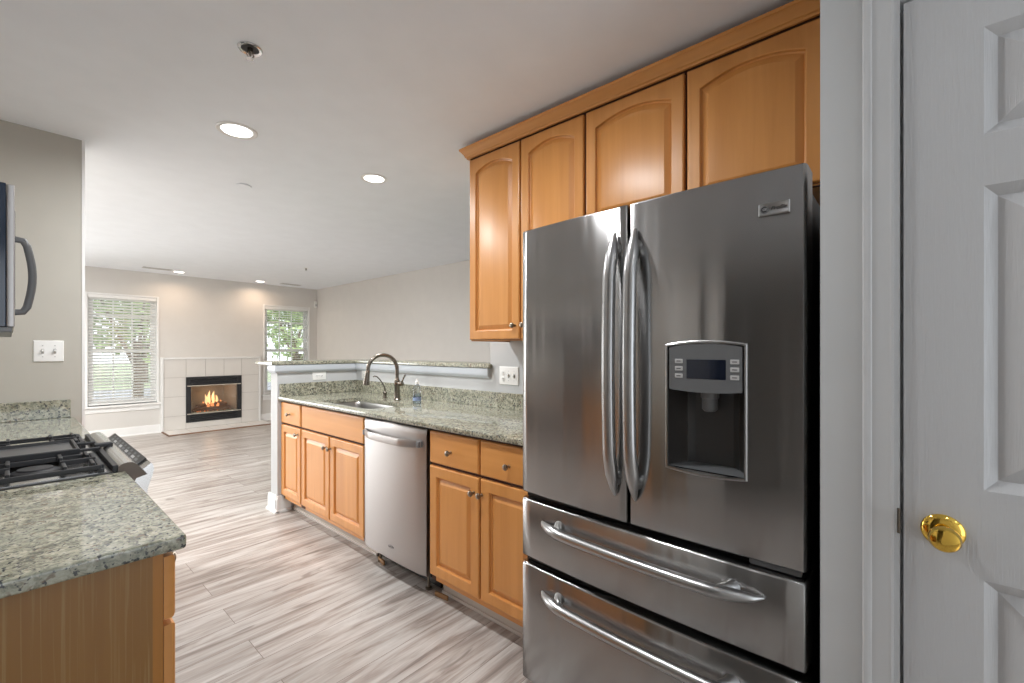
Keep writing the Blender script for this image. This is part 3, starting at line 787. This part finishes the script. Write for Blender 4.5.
    pn.rings([back, ring], M['greyp'], False, True); pn.build('control_panel', dr)
    sc = MB(); sy0, sy1, sz0, sz1 = .352, .456, 1.208, 1.262
    sc.rings([[(X0(y)-d, y, z) for y, z in ((sy0, sz0), (sy1, sz0), (sy1, sz1), (sy0, sz1))] for d in (-.002, .0016)], M['screen'], True, True); sc.build('display_screen', dr)
    for yy in (.478, .330):
        for zz in (1.257, 1.236, 1.215):
            q = MB(); q.box(X0(yy)-.0028, X0(yy)+.002, yy-.011, yy+.011, zz-.0062, zz+.0062, M['button'], .0015); q.box(X0(yy)-.0033, X0(yy)-.002, yy-.006, yy+.006, zz-.0012, zz+.0012, M['slot']); q.build('button', dr)
    rc = MB(); xb = XE+.058; c0, c1 = DY0+.004, DY1-.004
    # recess walls (curved side cheeks)
    prof = [(X0(c1)+.002, c1), (X0(c1)+.03, c1-.004), (xb-.015, c1-.030), (xb, c1-.048), (xb, c0+.048), (xb-.015, c0+.030), (X0(c0)+.03, c0+.004), (X0(c0)+.002, c0)]
    rc.add([(x, y, z) for z in (DZ0_-.004, PZ) for x, y in prof], [(k, k+1, 8+k+1, 8+k) for k in (0, 1, 5, 6)], M['steelL'])
    rc.add([(x, y, z) for z in (DZ0_-.004, PZ) for x, y in prof], [(k, k+1, 8+k+1, 8+k) for k in (2, 3, 4)], M['greyd'])
    rc.add([(x, y, DZ0_+.004) for x, y in prof], [tuple(range(8))], M['greyp']); rc.add([(x, y, PZ+.001) for x, y in prof], [tuple(range(8))], M['greyd'])
    rc.build('dispenser_recess', dr)
    nz = MB(); nz.lathe([(.024, .0), (.024, -.022), (.021, -.026), (.021, -.055), (.015, -.062), (0, -.062)], (XE+.018, yc_, PZ), (0, 0, 1), M['greyp'], 20); nz.box(XE-.002, XE+.010, yc_-.006, yc_+.006, PZ-.05, PZ-.02, M['button'], .003); nz.build('dispenser_nozzle', dr)
    # badge
    by, bz_ = .240, 1.645; xb_ = bow(by)
    slope = (bow(.208)-bow(.272))/.064
    mpb = lambda a, d, c: (xb_-.0035-d-slope*a*1.0, by-a, bz_+c)
    q = MB(); f = lambda d, dep: ring_rect(mpb, -.034, .034, -.0155, .0155, d, dep)
    q.rings([f(0, -.006), f(0, .0), f(.0015, .0012), f(.003, .0012), f(.004, .0006)], M['handle'], True, True); bd = q.build('badge', dr, 'small brushed metal badge')
    q = MB(); cc = -.0205
    rg = lambda r, dep: [mpb(cc+r*math.cos(t), dep, r*math.sin(t)) for t in [2*math.pi*k/28 for k in range(28)]]
    q.rings([rg(.0098, .0005), rg(.0098, .0014)], M['black'], False, True); q.rings([rg(.0088, .0014), rg(.0088, .0018), rg(.0082, .0018), rg(.0082, .0014)], M['button'], False, False); q.build('round_emblem', bd)
    text_mesh('GE', .0085, M['button'], lambda x, y, z: mpb(cc+x, .0018+z, y), .0002, .25, 'emblem_letters', bd)
    text_mesh('Profile', .0135, M['black'], lambda x, y, z: mpb(.0105+x, .0012+z, y), .0003, .35, 'lettering', bd)
    # drawers
    d1 = front(y0, y1, .500, .722).build('upper_drawer', root, ang=50)
    d2 = front(y0, y1, .030, .476).build('lower_drawer', root, ang=50)
    mb = MB(); mb.box(XE+.03, XE+.074, y0+.008, y1-.008, .478, .498, M['black']); mb.box(XE+.03, XE+.074, y0+.008, y1-.008, .724, .742, M['black']); mb.build('gasket', root)
    mb = MB(); mb.box(XE-.010, XE+.05, y0+.012, y0+.13, .7245, .7405, M['greyp'], .005); mb.build('door_hinge', root)
    # handles
    def vhandle(y, par):
        z0, z1 = .828, 1.660; pts = []; rad = []; n = 36
        for k in range(n+1):
            t = k/n; z = z0+(z1-z0)*t; s = math.sin(math.pi*t)
            out = .008 + .030*min(1, (s*2.0))**.8 + .016*s
            pts.append((bow(y)-out, y, z)); e = min(t, 1-t)
            rad.append(.0035+.0145*min(1, e/.085)**.75)
        mb = MB(); mb.tube(pts, rad, M['handle'], 16, flat=(1.0, 1.15))
        for zz, sg in ((z0+.05, 1), (z1-.05, -1)): mb.tube([(bow(y)+.004, y, zz), (bow(y)-.016, y, zz+sg*.006), (bow(y)-.036, y, zz+sg*.03)], [.019, .016, .013], M['handle'], 14)
        mb.build('door_handle', par)
    vhandle(ym+.040, dl); vhandle(ym-.030, dr)
    def hhandle(z, par):
        a, b = .262, .985; pts = []; rad = []; n = 36
        for k in range(n+1):
            t = k/n; y = a+(b-a)*t; s = math.sin(math.pi*t); e = min(t, 1-t)
            out = .008+.044*min(1, s*2.2)**.6
            pts.append((bow(y)-out, y, z-.004*s)); rad.append(.004+.0125*min(1, e/.09)**.7)
        mb = MB(); mb.tube(pts, rad, M['handle'], 16, flat=(1.1, 1.0))
        for yy in (a+.075, b-.075): mb.tube([(bow(yy)+.004, yy, z), (bow(yy)-.016, yy+(.006 if yy < .6 else -.006), z), (bow(yy)-.036, yy+(.025 if yy < .6 else -.025), z)], [.022, .017, .012], M['handle'], 14)
        mb.build('drawer_handle', par)
    hhandle(.660, d1); hhandle(.405, d2)
fridge()

# ------------------------------------------------------------------ left run: cabinets, counters, range, microwave
LX = .205
mL = lambda a, d, c: (LX+.0015+d, a, c)
def left_cab(label, y0, y1, ndoor, endpanel):
    root = thing('base_cabinet', label, 'cabinet', ((LX-.4)/2, (y0+y1)/2, 0))
    mb = MB(); mb.box(-.397, LX-.018, y0+.006, y1, .105, .885, M['woodV']); mb.build('carcass', root)
    mb = MB(); mb.box(LX-.017, LX, y0, y1, .105, .885, M['edge']); mb.build('face_frame', root)
    if endpanel:
        mb = MB(); mb.box(-.397, LX-.017, y0, y0+.006, .0, .885, M['veneer']); mb.build('end_panel', root)
    mb = MB(); mb.box(LX-.09, LX-.076, y0+.006, y1, 0, .105, M['panel_toe']); mb.build('toe_kick', root)
    w = (y1-y0-.01)/ndoor
    for k in range(ndoor):
        a, b = y0+.004+w*k, y0+.004+w*(k+1)-.006
        drawer_front(root, mL, a, b, .740, .868, ((a+b)/2, .80), (1, 0, 0))
        cab_door(root, mL, a, b, .138, .728, (a+.03 if k else b-.03, .66), (1, 0, 0))
left_cab('maple base cabinet with a striped end panel, in the left foreground', 1.120, 1.797, 2, True)
left_cab('maple base cabinet on the far side of the range, against the return wall', 2.563, 3.466, 2, False)
def left_counter(label, y0, y1, splash, near_round):
    root = thing('countertop', label, 'countertop', (-.08, (y0+y1)/2, .886))
    mb = MB(); mb.box(-.398, .238, y0, y1, .886, .915, M['granite'], .006, 3); mb.build('slab', root)
    mb = MB()
    if splash: mb.box(-.398, .223, y1-.02, y1, .915, 1.015, M['granite'], .003)
    mb.box(-.398, -.378, y0, y1-(.0205 if splash else 0), .915, 1.015, M['granite'], .003); mb.build('backsplash', root)
left_counter('granite countertop corner in the left foreground, on the near side of the range', 1.090, 1.798, False, True)
left_counter('granite countertop on the far side of the range, against the return wall', 2.562, 3.468, True, False)

def gas_range():
    y0, y1 = 1.800, 2.560; yc = (y0+y1)/2
    root = thing('gas_range', 'stainless slide-in gas range with black grates and a griddle', 'range', (-.08, yc, 0))
    mb = MB(); mb.box(-.39, .218, y0+.002, y1-.002, .02, .905, M['greyd']); mb.build('body', root)
    mb = MB(); mb.box(-.39, .207, y0-.0, y1+.0, .905, .918, M['greyd'], .002); mb.box(-.375, .195, y0+.012, y1-.012, .9181, .9195, M['polish']); mb.build('cooktop', root)
    mb = MB(); mb.box(.206, .219, y0+.002, y1-.002, .906, .936, M['black'], .002); mb.build('cooktop_rim', root)
    pr = [(.219, .86), (.219, .930), (.228, .937), (.240, .9405), (.252, .939), (.264, .930), (.274, .917), (.2785, .912), (.2985, .9275), (.3035, .922), (.3055, .908), (.303, .890), (.296, .868), (.290, .845), (.287, .80), (.219, .80)]
    mb = MB(); mb.prism(pr, y0+.002, y1-.002, lambda a, p, q: (p, a, q), M['polish']); fa = mb.build('front_fascia', root, ang=45)
    ec = [(.219, .86), (.219, .930), (.228, .937), (.240, .9405), (.252, .939), (.264, .930), (.276, .914), (.289, .894), (.262, .887), (.250, .86)]
    mb = MB(); mb.prism(ec, y0-.001, y0+.003, lambda a, p, q: (p, a, q), M['endcap']); mb.build('end_cap', fa)
    mb = MB()
    px = lambda t, d: (.277+.022*t-.6*d, .9125+.017*t+.8*d)
    def pb(t0, t1, a, b, d0, d1, m): mb.prism([px(t0, d0), px(t1, d0), px(t1, d1), px(t0, d1)], a, b, lambda y, p, q: (p, y, q), m)
    pb(0, 1, y0+.075, y1-.045, 0, .004, M['greyd'])
    cp_ = mb.build('control_panel', fa)
    mb = MB()
    for k in range(9):
        yy = y0+.11+k*.063
        pb(.12, .42, yy, yy+.040, .0042, .0052, M['button'] if k % 2 else M['greyp']); pb(.55, .8, yy+.02, yy+.05, .0042, .0052, M['greyp'])
    mb.build('touch_keys', cp_)
    mb = MB(); mb.box(.219, .286, y0+.006, y1-.006, .21, .795, M['steelL'], .006); od = mb.build('oven_door', root)
    mb = MB(); mb.tube([(.287, y0+.06, .70), (.318, y0+.06, .70), (.325, y0+.075, .70), (.325, y1-.075, .70), (.318, y1-.06, .70), (.287, y1-.06, .70)], .011, M['handle'], 12); mb.build('oven_handle', od)
    mb = MB(); mb.box(.285, .2885, y0+.12, y1-.12, .33, .60, M['screen'], .001); mb.build('oven_window', od)
    mb = MB(); mb.box(.219, .286, y0+.006, y1-.006, .06, .20, M['steelL'], .006); mb.build('warming_drawer', root)
    # burners
    for by in (y0+.155, y1-.155):
        for bx in (.05, -.22):
            q = MB(); q.lathe([(0, 0), (.055, 0), (.052, .006), (.040, .010), (.038, .014), (0, .015)], (bx, by, .9195), (0, 0, 1), M['iron'], 24); q.lathe([(.06, 0), (.064, .0015), (.066, 0)], (bx, by, .9195), (0, 0, 1), M['polish'], 24, False); q.build('burner', root)
    # grates, one at each side of the griddle
    def grate(a, b):
        q = MB(); z0, z1 = .932, .943; w = .007
        x0, x1 = -.35, .182
        for yy in (a, b): q.box(x0, x1, yy-w, yy+w, z0-.004, z1, M['iron'], .003)
        for xx in (x0, x1, (x0+x1)/2): q.box(xx-w, xx+w, a, b, z0-.004, z1, M['iron'], .003)
        for cx in (.05, -.22):
            for ax in (-.115, -.055, .055, .115):
                q.box(cx+ax-.005, cx+ax+.005, a, a+.075, z0, z1+.008, M['iron'], .003); q.box(cx+ax-.005, cx+ax+.005, b-.075, b, z0, z1+.008, M['iron'], .003)
            q.box(cx-.13, cx-.05, (a+b)/2-.005, (a+b)/2+.005, z0, z1+.006, M['iron'], .003); q.box(cx+.05, cx+.13, (a+b)/2-.005, (a+b)/2+.005, z0, z1+.006, M['iron'], .003)
        for xx in (x0, x1):
            for yy in (a, b): q.box(xx-w, xx+w, yy-w, yy+w, .9195, z0, M['iron'], .002)
        q.build('burner_grate', root)
    grate(y0+.012, y0+.245); grate(y1-.245, y1-.012)
    q = MB(); gx0, gx1, gy0, gy1 = -.33, .155, yc-.115, yc+.125
    f = lambda d, z: [(gx0+d, gy0+d, z), (gx1-d, gy0+d, z), (gx1-d, gy1-d, z), (gx0+d, gy1-d, z)]
    q.rings([f(.004, .930), f(0, .932), f(0, .957), f(.003, .959), f(.008, .959)], M['iron'], True, False); q.rings([f(.008, .959), f(.012, .949)], M['iron'], False, False); q.rings([f(.012, .949), f(.012, .949)], M['griddle'], False, True)
    for yy in (gy0+.05, gy1-.05): q.box(gx1-.002, gx1+.055, yy-.008, yy+.008, .938, .948, M['iron'], .003)
    q.box(gx1+.045, gx1+.095, yc-.018, yc+.018, .938, .950, M['iron'], .003)
    for xx in (gx0+.02, gx1-.02):
        for yy in (gy0+.02, gy1-.02): q.box(xx-.008, xx+.008, yy-.008, yy+.008, .9195, .932, M['iron'])
    q.build('griddle', root)
gas_range()
def microwave():
    y0, y1, z0, z1 = 1.800, 2.558, 1.345, 1.737
    root = thing('microwave', 'over-the-range microwave with dark sides on the left wall', 'microwave', (-.2, (y0+y1)/2, z0))
    mb = MB(); mb.box(-.398, -.007, y0, y1, z0+.006, z1, M['navy'], .002); mb.build('housing', root)
    mb = MB(); mb.box(-.398, .004, y0+.002, y1-.002, z0-.008, z0+.006, M['greyp'], .002); mb.box(-.36, -.08, y0+.05, y1-.05, z0-.011, z0-.007, M['greyd']); mb.build('bottom_vent', root)
    mb = MB(); mb.box(-.0065, .0085, y0, y1-.19, z0+.006, z1-.002, M['steelL'], .003); d = mb.build('door', root)
    mb = MB(); mb.box(.0082, .0095, y0+.06, y1-.28, z0+.06, z1-.06, M['screen'], .0005); mb.build('door_window', d)
    mb = MB(); yy = y1-.235
    pts = [(.010, yy, z0+.075), (.030, yy, z0+.077), (.040, yy, z0+.095)]+[(.040+.013*math.sin(math.pi*t), yy, z0+.095+.215*t) for t in [k/12 for k in range(1, 12)]]+[(.040, yy, z0+.31), (.030, yy, z0+.328), (.010, yy, z0+.33)]
    mb.tube(pts, .0085, M['greyp'], 14, flat=(.8, 1.3)); mb.build('door_handle', d)
    mb = MB(); mb.box(-.0065, .0085, y1-.188, y1, z0+.006, z1-.002, M['steelL'], .003); mb.box(.0083, .0095, y1-.17, y1-.02, z0+.05, z1-.05, M['screen'], .0005); mb.build('control_panel', root)
microwave()

# ------------------------------------------------------------------ ceiling fittings
def can(x, y, label, r, e, col, size, group=None):
    root = thing('recessed_light', label, 'ceiling light', (x, y, ZC), group)
    mb = MB(); mb.lathe([(r*.74, .0), (r*.76, -.004), (r*.95, -.006), (r, -.003), (r*1.0, 0)], (x, y, ZC), (0, 0, 1), M['trimw'], 40, False); mb.build('trim_ring', root)
    mb = MB(); mb.lathe([(0, -.0032), (r*.60, -.0035), (r*.745, -.0025), (r*.745, 0)], (x, y, ZC), (0, 0, 1), M['led'], 40, False); mb.build('lens', root)
    l = lamp('lamp', 'AREA', (0, 0, -.012), (0, 0, 0), e, col, shape='DISK', size=r*1.5); l.parent = root; l.data.spread = R(size)
    return root
can(.808, 2.686, 'large round lit ceiling light over the kitchen aisle, left of the other', .098, 22, (.98, .99, 1), 170)
can(1.66, 2.73, 'round lit ceiling light over the sink counter, right of the other', .088, 18, (.98, .99, 1), 170)
can(1.70, 8.25, 'small lit ceiling light near the far wall above the fireplace\'s left side', .085, 3.2, (1, .72, .5), 155)
can(2.866, 8.34, 'small lit ceiling light near the far wall beside the right window', .085, 3.2, (1, .72, .5), 155)
# added unseen fill lamps; only the one by the refrigerator is inferred from highlights
can(-.75, 4.7, 'added unseen fill light over the living room, nearest behind the return wall', .09, 86, (1, .99, .97), 175)
can(-.75, 6.6, 'added unseen fill light over the living room, near the far wall', .09, 86, (1, .99, .97), 175)
can(.79, 1.21, 'round lit ceiling light over the kitchen aisle in front of the refrigerator', .09, 16, (.98, .99, 1), 170)
can(.35, -.55, 'added unseen fill light over the near end of the kitchen, behind the viewpoint', .09, 2.2, (.98, .99, 1), 180)
can(.40, -1.9, 'added unseen fill light over the dining end, behind the viewpoint', .09, 2.2, (.98, .99, 1), 180)
def vent(x, y, w, d, label):
    root = thing('ceiling_vent', label, 'vent', (x, y, ZC), 'supply vents in the ceiling by the far wall')
    mb = MB()
    mb.box(x-w/2, x+w/2, y-d/2, y-d/2+.015, ZC-.006, ZC, M['button'], .002); mb.box(x-w/2, x+w/2, y+d/2-.015, y+d/2, ZC-.006, ZC, M['button'], .002)
    mb.box(x-w/2, x-w/2+.015, y-d/2, y+d/2, ZC-.006, ZC, M['button'], .002); mb.box(x+w/2-.015, x+w/2, y-d/2, y+d/2, ZC-.006, ZC, M['button'], .002); mb.build('vent_frame', root)
    mb = MB(); mb.box(x-w/2+.01, x+w/2-.01, y-d/2+.01, y+d/2-.01, ZC-.002, ZC-.0002, M['slot'])
    k = -d/2+.03
    while k < d/2-.02:
        mb.box(x-w/2+.015, x+w/2-.015, y+k-.006, y+k+.006, ZC-.006, ZC-.005, M['button']); k += .02
    mb.build('louver', root)
vent(1.42, 8.14, .34, .12, 'slotted ceiling vent near the left window')
vent(3.36, 8.30, .34, .12, 'slotted ceiling vent near the right window')
def sprinkler(x, y, label, recessed):
    root = thing('fire_sprinkler', label, 'sprinkler', (x, y, ZC))
    mb = MB()
    if recessed:
        mb.lathe([(.030, -.001), (.031, -.004), (.040, -.007), (.043, -.004), (.043, 0)], (x, y, ZC), (0, 0, 1), M['polish'], 32, False); mb.lathe([(.030, -.001), (0, -.0008)], (x, y, ZC), (0, 0, 1), M['slot'], 32, False)
    else: mb.lathe([(.012, 0), (.03, -.001), (.032, -.004), (.028, -.007), (0, -.008)], (x, y, ZC), (0, 0, 1), M['trimw'], 24, False)
    mb.build('escutcheon', root)
    mb = MB(); mb.lathe([(.010, 0), (.010, -.016), (.006, -.018), (.004, -.03), (.0, -.031)], (x, y, ZC), (0, 0, 1), M['nickel'], 16)
    for s in (-1, 1): mb.tube([(x+s*.008, y, ZC-.014), (x+s*.013, y, ZC-.026), (x+s*.004, y, ZC-.040)], .0022, M['nickel'], 8)
    mb.lathe([(0, -.039), (.013, -.040), (.013, -.0415), (0, -.042)], (x, y, ZC), (0, 0, 1), M['polish'], 20, False); mb.build('sprinkler_head', root)
sprinkler(.622, 1.915, 'recessed chrome fire sprinkler in the kitchen ceiling', True)
sprinkler(2.83, 6.46, 'small pendant fire sprinkler in the living room ceiling', False)
mb = MB(); mb.lathe([(0, -.010), (.046, -.009), (.050, -.006), (.050, -.0035), (.044, -.003), (.044, 0)], (1.112, 3.55, ZC), (0, 0, 1), M['ceil'], 36, False)
tag(mb.build('sprinkler_cover'), 'flat white concealed sprinkler cover disc in the ceiling beyond the kitchen', 'sprinkler cover')
mb = MB(); mb.box(3.935, 3.985, YF-.05, YF-.002, 2.115, 2.235, M['whitep'], .012); d = mb.build('motion_sensor'); tag(d, 'small white motion sensor high in the far right corner', 'sensor')
mb = MB(); mb.box(3.942, 3.978, YF-.054, YF-.047, 2.135, 2.175, M['button'], .004); mb.build('sensor_lens', d)

# ------------------------------------------------------------------ fireplace
def fireplace():
    x0, x1, zt = 1.575, 2.93, 1.135; ys = YF-.05; bx0, bx1, bz0, bz1 = 1.862, 2.655, .115, .845
    root = thing('fireplace', 'gas fireplace with burning logs and cream tile surround on the far wall', 'fireplace', ((x0+x1)/2, YF, 0))
    mb = MB(); g = M['grout']
    for b in ((x0, bx0, 0, zt), (bx1, x1, 0, zt), (bx0, bx1, bz1, zt), (bx0, bx1, 0, bz0)): mb.box(b[0], b[1], ys, YF-.001, b[2], b[3], g)
    t = lambda a, b, c, d: mb.box(a+.003, b-.003, ys-.006, ys, c+.003, d-.003, M['tile'], .0015)
    zz = [.022, .235, .54, .845, zt]
    for a, b in zip(zz, zz[1:]): t(x0, bx0, a, b); t(bx1, x1, a, b)
    xs = [bx0+(bx1-bx0)*k/3 for k in range(4)]
    for a, b in zip(xs, xs[1:]): t(a, b, bz1, zt)
    t(bx0, bx1, .022, bz0); mb.build('tile_surround', root)
    mb = MB(); mb.box(x0-.03, x0, ys-.016, YF-.001, 0, zt+.03, M['trimw'], .003); mb.box(x1, x1+.03, ys-.016, YF-.001, 0, zt+.03, M['trimw'], .003); mb.box(x0, x1, ys-.016, YF-.001, zt, zt+.03, M['trimw'], .003); mb.build('trim_frame', root)
    mb = MB(); hx0, hx1, hy = x0-.01, x1+.06, YF-.50
    mb.box(hx0, hx1, hy, ys, 0.0, .022, M['tile'], .003); 
    for k in range(1, 5): mb.box(hx0+(hx1-hx0)*k/5-.003, hx0+(hx1-hx0)*k/5+.003, hy+.002, ys-.002, .0218, .0222, g)
    h = mb.build('hearth', root)
    mb = MB(); mb.box(hx0-.02, hx1+.02, hy-.02, hy, 0, .018, M['log'], .004); mb.box(hx0-.02, hx0, hy, ys-.02, 0, .018, M['log'], .004); mb.box(hx1, hx1+.02, hy, ys-.02, 0, .018, M['log'], .004); mb.build('edge_strip', h)
    # firebox insert
    f = M['fbox']; yb = YF+.34
    mb = MB(); yf = ys-.022
    mb.box(bx0, bx0+.065, yf, ys+.03, bz0, bz1, f, .004); mb.box(bx1-.065, bx1, yf, ys+.03, bz0, bz1, f, .004)
    mb.box(bx0+.065, bx1-.065, yf, ys+.03, bz1-.045, bz1, f, .004); mb.box(bx0+.065, bx1-.065, yf, ys+.03, bz0, bz0+.035, f, .004)
    for z in (bz1-.125, bz1-.100, bz1-.075): mb.box(bx0+.06, bx1-.06, yf+.004, ys+.02, z, z+.020, f, .003)
    for z in (bz0+.040, bz0+.068, bz0+.096): mb.box(bx0+.06, bx1-.06, yf+.004, ys+.02, z, z+.022, f, .003)
    mb.box(bx0+.01, bx1-.01, ys+.030, ys+.036, bz1-.145, bz1-.005, M['black']); mb.box(bx0+.01, bx1-.01, ys+.030, ys+.036, bz0+.005, bz0+.140, M['black'])
    mb.build('firebox_frame', root)
    for za in (bz1-.150, bz0+.128):
        mb = MB(); mb.box(bx0+.012, bx1-.012, yf-.007, yf+.002, za, za+.014, M['brassT'], .003); mb.build('trim_bar', root)
    gz0, gz1 = bz0+.142, bz1-.150
    mb = MB(); a, b, c = bx0+.065, bx1-.065, ys+.035
    V = [(a, c, gz0), (b, c, gz0), (b, c, gz1), (a, c, gz1), (a+.10, yb, gz0), (b-.10, yb, gz0), (b-.10, yb, gz1), (a+.10, yb, gz1)]
    mb.add(V, [(4, 5, 6, 7), (0, 4, 7, 3), (1, 5, 6, 2), (0, 1, 5, 4), (3, 2, 6, 7)], M['refr']); mb.build('firebox_lining', root)
    mb = MB(); mb.box(bx0+.06, bx1-.06, ys+.022, ys+.026, gz0, gz1, M['fglass']); mb.build('glass_front', root)
    # logs
    xc = (bx0+bx1)/2
    for (ax, ay, az, bx, by, bz, r) in ((xc-.24, YF+.10, gz0+.045, xc+.25, YF+.08, gz0+.04, .038), (xc-.20, YF+.20, gz0+.06, xc+.23, YF+.21, gz0+.065, .045),
                                       (xc-.19, YF+.09, gz0+.095, xc+.02, YF+.20, gz0+.135, .030), (xc-.02, YF+.19, gz0+.14, xc+.21, YF+.08, gz0+.10, .032), (xc-.28, YF+.06, gz0+.02, xc-.16, YF+.10, gz0+.06, .028)):
        A, B = Vector((ax, ay, az)), Vector((bx, by, bz)); q = MB(); n = 8
        pts = [A.lerp(B, k/n)+Vector((0, 0, random.uniform(-.006, .006))) for k in range(n+1)]
        q.tube(pts, [r*random.uniform(.88, 1.1) for _ in pts], M['log'], 12); q.build('log', root)
    q = MB()
    for k in range(40):
        x = xc+random.uniform(-.25, .25); y = YF+random.uniform(.04, .2); s = random.uniform(.008, .018)
        tb = bmesh.new(); bmesh.ops.create_icosphere(tb, subdivisions=1, radius=s, matrix=Matrix.Translation((x, y, gz0+s*.6))); q.merge(tb, M['ember'] if k % 2 else M['log'])
    e = q.build('ember_bed', root); e['kind'] = 'stuff'
    # flames
    for (dx, dy, z, h, r, core) in ((-.08, .13, .10, .18, .024, 1), (-.03, .15, .11, .23, .026, 1), (.03, .14, .12, .21, .025, 1), (.075, .13, .11, .15, .022, 1), (-.13, .12, .07, .10, .02, 0), (.14, .12, .09, .09, .02, 0), (.19, .11, .06, .08, .017, 0), (0, .09, .06, .09, .03, 0), (-.06, .09, .055, .07, .024, 0), (.08, .09, .06, .07, .024, 0)):
        q = MB(); n = 10; ph = random.uniform(0, 6); pts = []; rad = []
        for k in range(n+1):
            t = k/n; pts.append((xc+dx+.012*math.sin(ph+t*5)*t, YF+dy, gz0+z+h*t)); rad.append(max(.0008, r*math.sin(math.pi*min(1, .18+.82*t))**.8*(1-.25*t)))
        q.tube(pts, rad, M['fire2'] if core else M['fire'], 10); q.build('flame', root)
    l = lamp('fire_glow', 'POINT', (0, -.02, gz0+.30), (0, 0, 0), 1.1, (1, .6, .3), shadow_soft_size=.08); l.parent = root; l.location = (xc-(x0+x1)/2, .10, gz0+.26)
fireplace()

# ------------------------------------------------------------------ outside
mb = MB(); mb.box(-40, 45, YF+.125, 70, -.75, -.45, M['lawn']); struct(mb.build('ground'))
mb = MB(); mb.box(-40, 45, 19, 25, -.449, -.44, M['asphalt']); struct(mb.build('street'))
def tree(x, y, h, r, trunk_h, label, leafm, n=1500, cat='tree', name='tree'):
    root = thing(name, label, cat, (x, y, -.45), 'trees and shrubs outside the windows')
    z0 = -.45
    if trunk_h:
        q = MB(); q.tube([(x, y, z0), (x+.05, y, z0+trunk_h*.5), (x, y, z0+trunk_h+.3)], [.16*r/1.6, .12*r/1.6, .07*r/1.6], M['bark'], 10)
        for k in range(4):
            a = k*1.6; q.tube([(x, y, z0+trunk_h*.75), (x+.5*r*math.cos(a), y+.5*r*math.sin(a), z0+trunk_h+h*.25)], [.06*r/1.6, .025*r/1.6], M['bark'], 8)
        q.build('trunk', root)
    q = MB(); zc = z0+trunk_h+(h-trunk_h)/2; rz = (h-trunk_h)/2
    blobs = [(x+random.uniform(-.5, .5)*r, y+random.uniform(-.5, .5)*r, zc+random.uniform(-.6, .6)*rz, random.uniform(.4, .62)) for _ in range(9)]
    vs = []; fs = []
    for k in range(n):
        b = random.choice(blobs); d = Vector((random.gauss(0, 1), random.gauss(0, 1), random.gauss(0, 1))).normalized()*random.uniform(.7, 1.05)
        p = Vector((b[0]+d.x*b[3]*r, b[1]+d.y*b[3]*r, max(z0+.02, b[2]+d.z*b[3]*rz)))
        u = Vector((random.gauss(0, 1), random.gauss(0, 1), random.gauss(0, 1))).normalized(); v = u.orthogonal().normalized(); s = r*random.uniform(.05, .10)
        i = len(vs); vs += [p-u*s, p-v*s*.6, p+u*s, p+v*s*.6]; fs.append((i, i+1, i+2, i+3))
    q.add(vs, fs, leafm); q.build('foliage', root)
for (x, y, h, r, t, lm, lab, n) in ((-1.2, 14.5, 5.5, 1.6, 1.4, 'leafA', 'deep green tree at the left edge of the left window', 1500), (2.3, 15.8, 6.0, 1.5, 1.6, 'leafB', 'light green tree in the middle of the left window', 1700), (4.6, 30, 9, 2.6, 2, 'leafA', 'tall tree across the street, seen through the left window', 1700),
                               (6.3, 14.8, 5.0, 1.4, 1.3, 'leafB', 'light green leafy tree seen through the right window', 1700), (5.6, 18.2, 6.2, 1.6, 1.7, 'leafA', 'deep green tree seen at the left of the right window', 1500), (12, 29, 9, 3.0, 2.2, 'leafA', 'tall tree across the street, seen through the right window', 1500)):
    tree(x, y, h, r, t, lab, M[lm], n)
for (x, y, h, r, lab) in ((5.2, 11.6, 1.5, .8, 'rounded shrub on the lawn outside the right window'), (.6, 12.0, .9, .6, 'low shrub on the lawn outside the left window')):
    tree(x, y, h, r, 0, lab, M['leafB'], 900, 'shrub', 'shrub')
def house():
    x0, x1, y0, y1 = -3.2, 1.3, 31, 36
    root = thing('house', 'small red-brown house across the street behind the left window', 'house', ((x0+x1)/2, y0, -.45))
    mb = MB(); mb.box(x0, x1, y0, y1, -.45, 3.0, M['brickh']); mb.build('wall', root)
    mb = MB(); mb.prism([(y0-.3, 3.0), (y1+.3, 3.0), ((y0+y1)/2, 4.9)], x0-.2, x1+.2, lambda a, p, q: (a, p, q), M['roof']); mb.build('roof', root)
    for xx in (-2.2, .1):
        mb = MB(); mb.box(xx-.5, xx+.5, y0-.06, y0, .8, 2.2, M['trimw']); w = mb.build('window', root)
        mb = MB(); mb.box(xx-.42, xx+.42, y0-.07, y0-.055, .88, 2.12, M['screen']); mb.build('pane', w)
house()
for o in bpy.data.objects:
    if '_o' in o: del o['_o']
